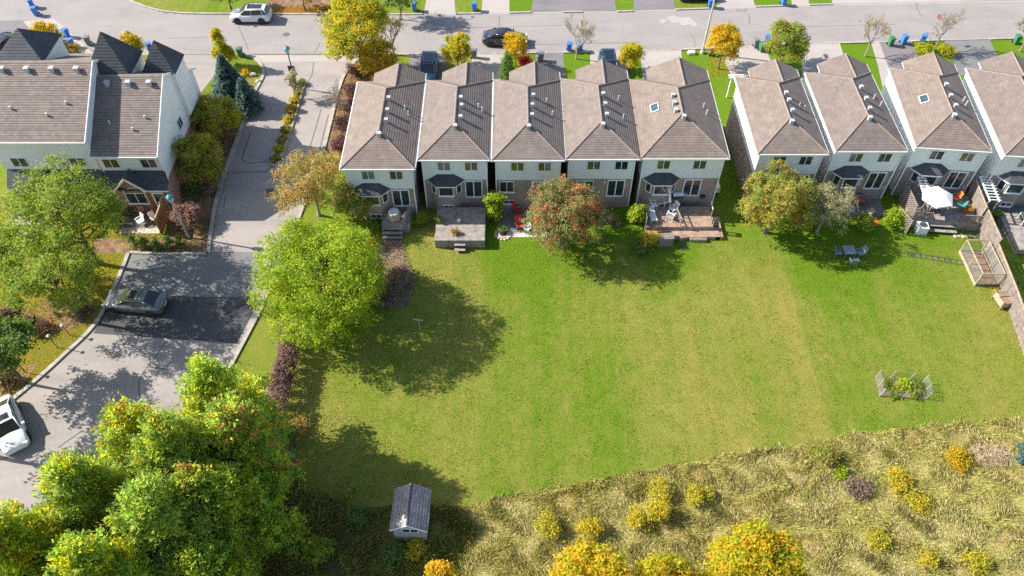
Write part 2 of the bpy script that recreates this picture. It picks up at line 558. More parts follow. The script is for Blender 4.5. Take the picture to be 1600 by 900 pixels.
street = structure(sheet('road', [(-59.68, 70.64), (-52.22, 70.64), (-41.48, 70.99), (-36.1, 71.22), (-27.25, 71.22), (-19.75, 71.22), (-12.27, 71.28), (2.05, 71.45), (17.82, 72.03), (31.08, 73.04), (45.11, 73.69), (62.8, 74.42), (66.39, 82.12), (47.75, 81.51), (32.88, 80.78), (18.15, 79.85), (7.24, 79.52), (0.0, 79.26), (-14.41, 78.81), (-27.39, 78.87), (-31.73, 78.94), (-36.08, 79.0), (-38.91, 79.33), (-41.09, 80.11), (-43.09, 81.18), (-44.64, 82.39), (-46.36, 84.05), (-65.8, 84.05)], .006, 'road'))
drive = structure(sheet('driveway', [(-27.7, 71.1), (-26.35, 69.51), (-25.75, 67.84), (-25.9, 66.0), (-26.14, 64.62), (-26.19, 61.57), (-26.26, 57.07), (-26.36, 52.81), (-26.19, 48.69), (-25.79, 45.45), (-25.35, 42.97), (-31.24, 42.83), (-32.03, 42.97), (-32.02, 39.92), (-32.32, 35.74), (-33.72, 32.75), (-35.15, 30.22), (-38.22, 25.55), (-32.76, 13.31), (-29.34, 16.32), (-25.21, 20.89), (-21.63, 28.61), (-20.93, 32.01), (-19.74, 37.95), (-19.13, 42.33), (-18.49, 47.9), (-17.86, 53.5), (-17.72, 60.58), (-17.66, 64.62), (-17.41, 67.51), (-16.67, 69.51), (-15.93, 71.1)], .010, 'road2'))
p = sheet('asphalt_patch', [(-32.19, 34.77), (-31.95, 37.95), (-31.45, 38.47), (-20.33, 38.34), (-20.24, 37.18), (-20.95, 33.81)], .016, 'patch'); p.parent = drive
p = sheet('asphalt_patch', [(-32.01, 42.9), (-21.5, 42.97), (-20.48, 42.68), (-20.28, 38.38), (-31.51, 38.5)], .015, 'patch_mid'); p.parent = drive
p = sheet('concrete_apron', [(-27.55, 71.04), (-16.33, 71.04), (-16.46, 69.96), (-26.69, 69.84)], .014, 'concrete'); p.parent = drive
for L in ([(-22.41, 52.98), (-26.63, 52.73)], [(-22.68, 54.37), (-24.92, 54.28), (-25.11, 56.8), (-25.14, 58.66)], [(-22.73, 52.81), (-21.99, 53.85)], [(-20.9, 69.84), (-20.72, 67.51), (-21.1, 66.21)],
          [(-18.89, 62.07), (-19.07, 55.89), (-19.12, 54.37)], [(-18.04, 61.07), (-18.1, 55.44)], [(-26.39, 33.93), (-27.06, 31.89), (-27.39, 30.77), (-27.07, 29.41), (-26.31, 28.08)], [(-27.0, 31.67), (-25.57, 31.5), (-24.05, 30.77)],
          [(-25.51, 49.89), (-25.36, 48.29)], [(-31.37, 25.06), (-30.09, 26.44)], [(-34.95, 24.09), (-33.58, 25.06)], [(-25.15, 43.04), (-21.51, 43.04)]):
    seam(L, .07, drive, .021)
for L in ([(-30.36, 76.64), (-29.31, 74.42), (-28.24, 72.03)], [(-20.75, 73.22), (-21.04, 71.57)], [(-1.44, 78.55), (-1.42, 76.39)], [(26.68, 78.94), (26.36, 76.89)], [(46.36, 81.31), (45.98, 79.72), (46.09, 78.29)],
          [(-27.6, 71.26), (-19.76, 71.29)], [(2.07, 72.98), (13.86, 73.45)]):
    seam(L, .06, street, .012)
p = sheet('tar_patch', [(-22.06, 50.63), (-21.34, 50.79), (-21.22, 49.57), (-21.85, 49.57)], .02, 'tar'); p.parent = drive
# pale paint spill and gutter pans on the road
p = sheet('gutter_pan', [(-15.96, 71.38), (-12.28, 71.45), (2.05, 71.62), (17.84, 72.21), (31.12, 73.22), (45.17, 73.86), (62.88, 74.59), (62.76, 74.35), (45.1, 73.66), (31.07, 73.0), (17.82, 72.0), (2.05, 71.42), (-15.94, 71.22)], .012, 'concrete'); p.parent = street
p = sheet('gutter_pan', [(-27.34, 78.61), (-14.38, 78.55), (0.0, 79.0), (7.23, 79.26), (18.11, 79.59), (32.82, 80.51), (66.23, 81.78), (66.33, 81.98), (32.87, 80.74), (18.14, 79.81), (7.24, 79.48), (0.0, 79.22), (-14.41, 78.77), (-27.38, 78.83)], .012, 'concrete'); p.parent = street

p = sheet('paint_stain', [(17.23, 78.29), (18.12, 78.55), (19.08, 78.16), (19.82, 78.35), (20.17, 77.78), (20.61, 76.89), (20.23, 76.26), (19.75, 76.89), (19.01, 76.64), (18.53, 77.27), (17.8, 77.14), (17.59, 77.78)], .0135, 'pale_stain'); p.parent = street
p = sheet('paint_stain', [(16.45, 77.78), (17.19, 77.97), (17.33, 77.4), (16.64, 77.02)], .0135, 'pale_stain'); p.parent = street
for L in ([(-11.3, 76.02), (-2.83, 76.26), (7.1, 76.77)], [(-37.61, 74.18), (-32.79, 74.42)], [(28.24, 76.02), (34.01, 76.51), (42.64, 76.89)], [(19.59, 74.78), (19.81, 73.45), (19.5, 72.27)], [(7.95, 79.2), (8.13, 77.4)], [(-27.98, 37.95), (-26.84, 36.05), (-26.92, 34.22)], [(-24.39, 39.92), (-25.43, 37.95)]):
    seam(L, .035, street, .0125)
# kerbs
kerb([(-25.31, 42.83), (-25.57, 44.12), (-25.74, 45.45), (-26.13, 48.69), (-26.3, 52.81), (-26.2, 57.07), (-26.13, 61.57), (-26.05, 64.52)], .32)
kerb([(-26.05, 64.52), (-25.84, 66.0), (-25.73, 67.73), (-26.33, 69.39), (-27.53, 70.64), (-28.75, 71.22)], .28)
kerb([(-15.9, 70.87), (-16.62, 69.62), (-17.34, 67.51), (-17.58, 64.52), (-17.64, 60.49), (-17.8, 53.5), (-18.43, 47.9), (-19.08, 42.33), (-19.69, 37.95), (-20.03, 35.93), (-20.88, 32.01), (-21.59, 28.61)], .3)
kerb([(-32.03, 42.97), (-32.02, 39.92), (-32.32, 35.74), (-33.72, 32.75), (-35.15, 30.22), (-38.22, 25.55)], .3)
kerb([(-25.33, 42.9), (-28.85, 42.9), (-31.94, 43.04)], .25, k=2)
kerb([(-46.36, 84.05), (-44.64, 82.39), (-43.09, 81.18), (-41.09, 80.11), (-38.91, 79.33), (-36.08, 79.0), (-31.73, 78.94), (-27.39, 78.87), (-14.41, 78.81), (-10.09, 78.87)], .22)
for a in ([(-6.35, 78.94), (-3.46, 79.04)], [(-0.29, 79.12), (2.17, 79.25)], [(5.78, 79.26), (7.96, 79.33)], [(11.87, 79.38), (13.75, 79.46)], [(18.5, 79.77), (23.26, 80.06)], [(27.69, 80.38), (31.97, 80.62)], [(33.9, 80.75), (36.56, 80.88)]):
    kerb(a, .22, k=1)
for a in ([(-13.61, 71.1), (-10.89, 71.17)], [(-7.02, 71.24), (-4.23, 71.31)], [(-0.55, 71.36), (2.59, 71.43)], [(5.46, 71.5), (8.34, 71.64)], [(11.76, 71.75), (13.69, 71.82)], [(18.09, 72.03), (23.37, 72.41)], [(27.28, 72.69), (31.35, 73.02)], [(35.41, 73.24), (38.92, 73.41)], [(43.27, 73.6), (46.8, 73.77)], [(51.88, 73.98), (58.56, 74.3)]):
    kerb(a, .25, k=1)

# driveways and paths in front of the houses
def paving(name, pts, m, z=.012):
    return structure(sheet(name, pts, z, m))
paving('driveway', [(-10.9, 71.22), (-6.95, 71.28), (-6.96, 66.42), (-10.63, 66.42)], 'asphalt_dark')
paving('driveway', [(-4.23, 71.31), (-0.55, 71.38), (-0.53, 66.42), (-4.2, 66.42)], 'concrete')
paving('driveway', [(2.59, 71.45), (5.46, 71.52), (5.51, 66.42), (2.1, 66.42)], 'asphalt_dark')
paving('driveway', [(8.34, 71.64), (11.77, 71.78), (12.21, 66.42), (8.01, 66.42)], 'concrete')
paving('driveway', [(13.69, 71.85), (18.1, 72.06), (17.74, 67.51), (13.43, 66.86)], 'concrete')
paving('driveway', [(23.37, 72.43), (27.28, 72.72), (27.3, 66.42), (22.84, 66.42), (22.36, 69.73)], 'concrete')
paving('driveway', [(31.36, 73.05), (35.42, 73.26), (34.92, 66.42), (29.67, 66.42)], 'concrete')
paving('driveway', [(39.76, 73.45), (43.28, 73.62), (42.95, 67.29), (39.25, 67.29)], 'asphalt_dark')
paving('driveway', [(46.81, 73.79), (51.89, 74.01), (51.23, 67.84), (46.34, 67.51)], 'patch_mid')
paving('garden_path', [(38.83, 73.33), (39.75, 73.41), (39.25, 67.29), (38.53, 64.1), (37.32, 63.08), (38.32, 69.06)], 'concrete')
paving('driveway', [(-36.89, 71.1), (-31.44, 71.1), (-30.38, 69.17), (-31.06, 66.21), (-31.65, 63.9), (-34.2, 68.17)], 'road2')
paving('driveway', [(-62.76, 77.4), (-52.21, 77.78), (-43.48, 70.87), (-40.76, 70.87), (-39.26, 68.17), (-58.55, 68.17)], 'asphalt_dark', .009)
paving('driveway', [(-54.54, 77.52), (-51.3, 78.03), (-44.24, 71.1), (-48.73, 71.1)], 'concrete', .013)
paving('driveway', [(2.17, 79.35), (11.88, 79.56), (11.71, 84.61), (2.7, 84.61)], 'asphalt_dark')
paving('driveway', [(13.77, 79.64), (18.51, 79.85), (18.91, 84.61), (14.26, 84.61)], 'asphalt_dark')
paving('driveway', [(-9.96, 78.99), (-6.35, 79.01), (-6.91, 84.61), (-9.76, 84.61)], 'concrete')
paving('driveway', [(-3.47, 79.14), (-0.29, 79.25), (-0.3, 84.61), (-3.3, 84.61)], 'concrete')
paving('driveway', [(23.28, 80.14), (27.7, 80.43), (27.92, 84.61), (23.87, 84.61)], 'concrete')
paving('driveway', [(31.99, 80.7), (33.92, 80.83), (34.68, 84.61), (32.43, 84.61)], 'concrete')
paving('driveway', [(36.59, 80.99), (66.46, 82.26), (67.82, 85.17), (37.53, 84.61)], 'concrete')

# planting beds and rough ground
structure(sheet('mulch_bed', [(-30.14, 47.9), (-30.56, 57.72), (-30.8, 64.1), (-29.74, 67.29), (-26.52, 66.42), (-26.18, 64.52), (-26.19, 61.57), (-26.26, 57.07), (-26.36, 52.81), (-26.19, 48.69), (-25.79, 45.45), (-25.35, 42.97), (-31.26, 42.9), (-32.05, 43.04), (-35.29, 42.97), (-35.34, 44.71), (-29.21, 44.56)], .005, 'mulch'))
structure(sheet('mulch_bed', [(-15.9, 70.87), (-13.54, 70.41), (-12.86, 66.42), (-15.36, 66.42), (-15.32, 53.5), (-17.33, 53.5), (-17.46, 60.1), (-17.45, 64.52), (-17.21, 67.51), (-16.61, 69.51)], .005, 'mulch'))
structure(sheet('townhouse_lawn', [(-52.69, 50.3), (-31.38, 47.9), (-29.88, 44.64), (-35.37, 44.78), (-35.34, 42.97), (-32.06, 42.9), (-32.07, 39.92), (-32.37, 35.74), (-33.77, 32.75), (-35.19, 30.22), (-39.85, 23.39)], .004, 'lawn_dry'))
structure(sheet('mulch_bed', [(-37.64, 37.95), (-33.91, 38.93), (-32.33, 36.05), (-34.47, 34.83), (-37.19, 34.22)], .008, 'mulch'))
structure(sheet('mulch_bed', [(-40.55, 30.77), (-35.43, 32.18), (-35.82, 29.57), (-38.44, 26.04)], .008, 'mulch'))
structure(sheet('mulch_bed', [(-43.46, 37.31), (-37.85, 37.44), (-36.44, 34.83), (-42.09, 34.22)], .008, 'mulch'))
structure(sheet('leaf_strip', [(-27.46, 79.2), (-18.79, 79.2), (-19.52, 84.61), (-28.52, 84.61)], .005, 'mulch'))
structure(sheet('meadow_soil', [(-8.36, 20.45), (-2.94, 20.89), (0.0, 21.42), (3.41, 22.14), (6.89, 22.92), (10.41, 23.53), (13.11, 24.09), (17.62, 24.81), (24.14, 26.04), (28.8, 26.64), (36.17, 27.05), (45.48, 27.56), (41.49, 12.59), (-3.77, 12.59)], .006, 'meadow'))
structure(sheet('brush_floor', [(-22.88, 28.08), (-16.93, 28.08), (-15.02, 25.55), (-14.1, 22.23), (-10.07, 20.8), (-6.69, 20.45), (-2.73, 20.89), (-2.24, 18.33), (-3.77, 12.59), (-30.18, 12.59), (-29.34, 16.32), (-25.19, 20.8)], .005, 'brush'))
structure(sheet('garden_bed', [(-10.98, 44.71), (-9.3, 44.71), (-8.91, 42.68), (-7.78, 39.92), (-8.1, 37.44), (-10.61, 37.31), (-11.75, 40.6), (-11.3, 42.68)], .006, 'soil'))

# iron covers in the road
mh = tag(MB().lathe([(.36, 0), (.36, .02), (.30, .024), (.28, .018)], 18).build('manhole_cover', 'iron'), 'round iron manhole cover in the road above the teal lamp', 'manhole'); mh.location = (*(-24.72, 74.91), .008)
cb = thing('storm_drain', 'rectangular iron storm drain grate at the far kerb', 'drain', (25.98, 79.78))
MB().box(-.55, .55, -.25, .25, .012, .03).build('frame', 'iron', cb)
bar_me = MB().box(-.04, .04, -.2, .2, .03, .045).data('bar', 'pole_grey')
for k in range(6):
    inst('bar', bar_me, cb, (-.42 + k * .168, 0, 0))
mh = tag(MB().lathe([(.18, 0), (.18, .02), (.13, .024)], 12).build('valve_cover', 'iron'), 'small dark valve cover in the road near the far driveways', 'valve cover'); mh.location = (*(-4.45, 78.29), .014)

# planted strip between the two lanes
isl = thing('planted_median', 'narrow kerbed planting strip dividing the two entry lanes', 'median')
outer = [(-21.73, 66.86), (-21.03, 66.21), (-21.1, 63.9), (-21.14, 60.49), (-21.3, 56.52), (-21.49, 54.02), (-21.8, 53.5), (-22.4, 53.85), (-22.43, 54.9), (-22.3, 58.0), (-22.21, 61.87), (-22.09, 65.15), (-22.01, 66.53)]
inner = [(-21.63, 66.42), (-21.23, 66.0), (-21.29, 63.9), (-21.33, 60.49), (-21.49, 56.61), (-21.7, 54.2), (-21.87, 53.85), (-22.2, 54.02), (-22.19, 54.9), (-22.1, 57.91), (-22.0, 61.77), (-21.88, 65.04), (-21.79, 66.21)]
mb = MB()
for i in range(len(outer)):
    j = (i + 1) % len(outer)
    mb.prism([outer[i], inner[i], inner[j], outer[j]], 0, .15)
mb.build('kerb_ring', 'kerb', isl)
MB().prism(inner, 0, .1).build('soil', 'mulch', isl)

# ================================================================ houses
TAN = math.tan(R(26))
def slope(mb, A, B, Ct, D, exposure=.2, lift=.018):
    """stepped shingle courses on the plane eave A-B, top D-C"""
    A, B, Ct, D = map(Vector, (A, B, Ct, D))
    n = (B - A).cross((D + Ct) / 2 - A).normalized()
    if n.z < 0: n = -n
    ln = ((D + Ct) / 2 - (A + B) / 2).length
    k = max(2, int(ln / exposure))
    for i in range(k):
        t0, t1 = i / k, (i + 1) / k
        a0 = A.lerp(D, t0); b0 = B.lerp(Ct, t0); a1 = A.lerp(D, t1); b1 = B.lerp(Ct, t1)
        a0u = a0 + n * lift; b0u = b0 + n * lift
        a1u = a1 + n * .002; b1u = b1 + n * .002
        if (b1 - a1).length < .02:
            mb.poly([a0u, b0u, (a1u + b1u) / 2])
        else:
            mb.poly([a0u, b0u, b1u, a1u])
        mb.poly([a0, b0, b0u, a0u])

PANE = random.Random(3)
def window(parent, cx, z0, z1, w, y=0, ang=0, sill=False, panes=2, dark='glass', mid=True, base=None):
    """framed window on a wall facing -y; frame > pane"""
    bx = (cx, y, 0) if base is None else base
    f = MB(); t = .055; d = .06
    f.box(-w / 2, -w / 2 + t, -d, 0, z0, z1).box(w / 2 - t, w / 2, -d, 0, z0, z1)
    f.box(-w / 2 + t, w / 2 - t, -d, 0, z1 - t, z1).box(-w / 2 + t, w / 2 - t, -d, 0, z0, z0 + t)
    if panes == 2:
        f.box(-t / 2, t / 2, -d * .8, 0, z0 + t, z1 - t)
    if sill:
        f.box(-w / 2 - .06, w / 2 + .06, -d - .05, 0, z0 - .07, z0 - .002)
    o = f.build('window', 'white', parent)
    o.location = bx; o.rotation_euler = (0, 0, ang)
    xs = [(-w / 2 + t, -t / 2), (t / 2, w / 2 - t)] if panes == 2 else [(-w / 2 + t, w / 2 - t)]
    for i, (a, b) in enumerate(xs):
        m = dark if isinstance(dark, str) else PANE.choice(dark + ('glass', 'garden_tint_glass'))
        MB().box(a, b, -.03, -.012, z0 + t, z1 - t).build('pane', m, o)
    return o

def patio_door(parent, cx, z0, z1, w, y=0, dark=('glass', 'glass')):
    f = MB(); t = .09; d = .07
    f.box(-w / 2, -w / 2 + t, -d, 0, z0, z1).box(w / 2 - t, w / 2, -d, 0, z0, z1)
    f.box(-w / 2 + t, w / 2 - t, -d, 0, z1 - t, z1).box(-w / 2 + t, w / 2 - t, -d - .05, 0, z0, z0 + t).box(-t / 2, t / 2, -d * .9, 0, z0 + t, z1 - t)
    o = f.build('patio_door', 'white', parent); o.location = (cx, y, 0)
    for i, (a, b) in enumerate(((-w / 2 + t, -t / 2), (t / 2, w / 2 - t))):
        MB().box(a, b, -.035, -.015, z0 + t, z1 - t).build('pane', dark[i], o)
    MB().box(-t * .9, -t * .55, -d - .03, -d, z0 + .85, z0 + 1.1).build('handle', 'metal', o)
    return o

def bay(parent, cx, wall, dark='glass', hw=1.35, fw=.72, dp=.68, low=True):
    bw = MB().prism([(cx - hw, -.003), (cx - fw, -dp), (cx + fw, -dp), (cx + hw, -.003)], 0, 3.3).build('bay_wall', wall, parent)
    r = MB(); e = .2
    zE, zT = 3.32, 3.98
    P0 = (cx - hw - e * 1.2, -.02, zE); P1 = (cx - fw - e * .6, -dp - e, zE); P2 = (cx + fw + e * .6, -dp - e, zE); P3 = (cx + hw + e * 1.2, -.02, zE)
    T0 = (cx - fw * .95, -.02, zT); T1 = (cx + fw * .95, -.02, zT)
    slope(r, P1, P2, T1, T0, .17, .015); slope(r, P0, P1, T0, T0, .17, .015); slope(r, P2, P3, T1, T1, .17, .015)
    ro = r.build('bay_roof', 'shingle_dark', parent)
    s = MB().prism([(P0[0] + .02, P0[1]), (P1[0] + .02, P1[1] + .02), (P2[0] - .02, P2[1] + .02), (P3[0] - .02, P3[1])], zE - .14, zE - .004)
    s.build('bay_fascia', 'white', parent)
    window(parent, cx, 2.12, 3.12, fw * 1.75, -dp - .002, sill=True, panes=1, dark=dark)
    L = math.hypot(hw - fw, dp); an = math.atan2(dp, hw - fw)
    for sg in (-1, 1):
        mx = cx + sg * (hw + fw) / 2; my = -dp / 2
        o = window(parent, 0, 2.12, 3.12, L * .62, panes=1, dark=dark, ang=sg * an, base=(mx + sg * .002, my - .002, 0))
    if low:
        window(parent, cx + .1, .55, 1.02, .95, -dp - .002, panes=2, sill=True)

def roof_vent(parent, x, y, z, s=.25):
    v = MB()
    v.box(-s / 2, s / 2, -s / 2, s / 2, -.12, .3)
    v.prism([(-s * .62, -s * .62), (s * .62, -s * .62), (s * .62, s * .62), (-s * .62, s * .62)], .3, .36)
    o = v.build('roof_vent', 'vent', parent); o.location = (x, y, z)
    return o

def make_house(label, xc, ye, W, D, rot=0, wall='brick', up='siding', wing=1.3, inset=1.4, wins=(.335, .757), lower='bay', bayx=.35, doorx=.78,
               vents='right', skylight=None, dark='glass', pale_sides=False, ww=1.12):
    """rear wall centre at the local origin, street side towards +y"""
    t = thing('house', label, 'house', (xc, ye, 0), rot, 'two storey houses in a row')
    hw = W / 2 - (.3 if not pale_sides else .12); d = D - .6; zE = 5.8; zB = 3.35
    MB().box(-hw, hw, 0, d, 0, zB).build('wall', wall, t)
    if pale_sides:
        for sx in (-1, 1):
            MB().box(min(sx * (hw + .003), sx * (hw + .018)), max(sx * (hw + .003), sx * (hw + .018)), .25, d, .3, zB - .002).build('side_wall', up, t)
    MB().box(-hw - .02, hw + .02, -.02, d + .02, zB, zE - .16).build('upper_wall', up, t)
    xl = -W / 2 + inset; yF = d + .3 + wing
    MB().box(xl + .3, hw - .005, d + .02, yF - .3, 0, zE - .18).build('front_wing', up, t)
    # main hip roof
    y0, y1 = -.3, d + .3; rz = zE + W / 2 * TAN
    ra = (0, y0 + W / 2, rz); rb = (0, y1 - W / 2, rz)
    c = [(-W / 2, y0, zE), (W / 2, y0, zE), (W / 2, y1, zE), (-W / 2, y1, zE)]
    r = MB()
    slope(r, c[0], c[1], ra, ra); slope(r, c[3], c[0], ra, rb); slope(r, c[1], c[2], rb, ra); slope(r, c[2], c[3], rb, rb)
    xr = (xl + W / 2) / 2; wz = zE + (W / 2 - xl) / 2 * TAN; yB = y1 - (W / 2 - xl) / 2
    slope(r, (xl, yF, zE), (xl, y1, zE), (xr, yB, wz), (xr, yF, wz))
    slope(r, (W / 2, y1, zE), (W / 2, yF, zE), (xr, yF, wz), (xr, yB, wz))
    roof = r.build('roof', 'shingle', t)
    MB().poly([(xl + .1, yF - .28, zE - .02), (W / 2 - .1, yF - .28, zE - .02), (xr, yF - .28, wz - .06)]).build('front_gable', up, t)
    cap = MB()
    for a, b in ((ra, rb), (c[0], ra), (c[1], ra), (c[3], rb), ((W / 2, y1, zE), rb), ((xr, yB, wz), (xr, yF, wz))):
        a = Vector(a) + Vector((0, 0, .0)); b = Vector(b)
        cap.tube(a, b, .075, n=6)
    cap.build('ridge_cap', 'ridge', roof)
    # soffit, gutters
    MB().box(-W / 2 + .05, W / 2 - .05, y0 + .05, y1 - .05, zE - .155, zE - .03).build('soffit', 'white', t)
    MB().box(xl + .05, W / 2 - .052, y1 - .05, yF - .05, zE - .152, zE - .032).build('soffit', 'white', t)
    g = MB().box(-W / 2 - .06, W / 2 + .06, y0 - .07, y0 + .04, zE - .12, zE - .005)
    g.build('gutter', 'white', t)
    MB().box(-W / 2 - .07, -W / 2 + .04, y0 + .05, y1, zE - .12, zE - .006).build('gutter', 'white', t)
    MB().box(W / 2 - .04, W / 2 + .07, y0 + .05, yF, zE - .12, zE - .006).build('gutter', 'white', t)
    for sx in (-1, 1):
        MB().box(sx * (hw - .02) - .05, sx * (hw - .02) + .05, -.09, -.022, .1, zE - .16).build('downspout', 'white', t)
    # rear openings
    fx = lambda f: -hw + 2 * hw * f
    for k, f in enumerate(wins):
        window(t, fx(f), 4.4, 5.38, ww, -.022, panes=2, dark=('glass', 'curtain'))
    if lower == 'bay':
        bay(t, fx(bayx), wall, dark)
        patio_door(t, fx(doorx), 1.33, 3.24, 1.5, -.002, dark=('glass', 'glass'))
    elif lower == 'flat':
        window(t, fx(.17), 1.95, 3.2, 1.25, -.002, panes=2, dark=('glass', 'curtain'), sill=True)
        window(t, fx(.2), .55, 1.0, .95, -.002, panes=2, sill=True)
        o = patio_door(t, fx(.7), 1.33, 3.24, 1.5, -.002, dark=('curtain', 'glass'))
    elif lower == 'window':
        window(t, fx(.27), 2.0, 3.15, 1.5, -.002, panes=2, dark=('curtain', 'glass'), sill=True)
        patio_door(t, fx(.76), 1.33, 3.24, 1.5, -.002, dark=('glass', 'glass'))
    # small fittings on the rear wall
    wl_ = MB().obox((fx(.58), -.06, 3.0), .12, .1, .2).build('wall_light', 'white', t)
    MB().obox((fx(.95), -.07, 1.5), .22, .12, .34).build('meter_box', 'vent', t)
    MB().obox((fx(.5), -.035, 4.2), .16, .05, .16).build('wall_vent', 'white', t)
    # things on the roof
    L = rb[1] - ra[1]
    if vents in ('right', 'both'):
        for k in range(3):
            vx = .42 + PANE.uniform(-.08, .12)
            roof_vent(t, vx, ra[1] + L * (.2 + .27 * k + PANE.uniform(-.05, .05)), rz - vx * TAN)
    if vents == 'left':
        for k in range(3):
            roof_vent(t, -.5, ra[1] + L * (.12 + .3 * k), rz - .5 * TAN)
    roof_vent(t, .05, ra[1] - .45, rz - .45 * TAN, .28)
    for (px_, py_) in ((1.75, .62), (2.15, .42)):
        x = px_ * W / 6 + PANE.uniform(-.3, .2); y = ra[1] + L * (py_ + PANE.uniform(-.15, .2))
        MB().tube((x, y, rz - x * TAN - .05), (x, y, rz - x * TAN + .5), .06, n=8).build('vent_pipe', 'metal', t)
    if skylight:
        sx_, sy_ = skylight
        y = ra[1] + L * sy_; z = rz - abs(sx_) * TAN
        sgn = 1 if sx_ > 0 else -1
        sk = MB().obox((0, 0, 0), .72, 1.0, .14).build('skylight', 'white', t)
        sk.location = (sx_, y, z + .05); sk.rotation_euler = (0, sgn * R(26), 0)
        MB().obox((0, 0, .08), .6, .86, .03).build('pane', 'glass_blue', sk)
    # garage door and entrance on the street side
    gd = MB().box(xr - 1.2, xr + 1.2, yF - .3, yF - .24, .05, 2.2).build('garage_door', 'white', t)
    return t

Hs = []
Hs.append(make_house('house at the left end of the row of five, beside the entry drive', -10.91, 47.26, 6.06, 11.6, dark=('glass',), wing=1.2))
Hs.append(make_house('second house from the drive, dark bay roof above a wide grey deck', -4.77, 48.34, 5.97, 10.7, wing=1.2))
Hs.append(make_house('middle house of the row of five, flat rear wall above a paved patio', 1.33, 48.30, 5.97, 10.75, lower='flat', wing=1.25))
Hs.append(make_house('house behind the reddish berry tree, without a bay window', 7.45, 48.45, 6.08, 10.8, lower='window', wing=1.3, wins=(.38, .8)))
Hs.append(make_house('wider house with roof skylight and white deck furniture behind it', 14.2, 48.53, 7.28, 10.6, wins=(.26, .71), bayx=.27, doorx=.68, vents='left', skylight=(-2.0, .55), wing=1.5, inset=1.7))
Hs.append(make_house('house with sunlit white side wall right of the grassy gap', 23.18, 49.04, 5.86, 10.5, wing=1.2))
Hs.append(make_house('house with striped mats laid out behind its patio door', 29.77, 49.40, 5.98, 10.8, wall='brick_grey', pale_sides=True, wing=1.3))
Hs.append(make_house('house with skylight, behind the umbrella deck', 36.67, 49.62, 6.12, 11.0, R(-5.6), wall='brick_grey', pale_sides=True, skylight=(-1.5, .5), wing=1.2))
Hs.append(make_house('house cut off by the right edge of the picture', 43.75, 48.6, 6.3, 12.0, R(-5.6), wall='brick_grey', pale_sides=True, wing=1.2))
o = Hs[2]

# small link roof between two of the right-hand houses
lk = thing('side_porch', 'small shingled porch roof in the gap beside the skylight house', 'porch', (33.2, 55.6, 0), R(-4))
r = MB(); slope(r, (-.55, -2.2, 3.1), (.6, -2.2, 3.1), (.6, .6, 4.1), (-.55, .6, 4.1)); r.build('roof', 'shingle', lk)
MB().box(-.45, .5, -1.9, .5, 0, 3.05).build('wall', 'siding', lk)

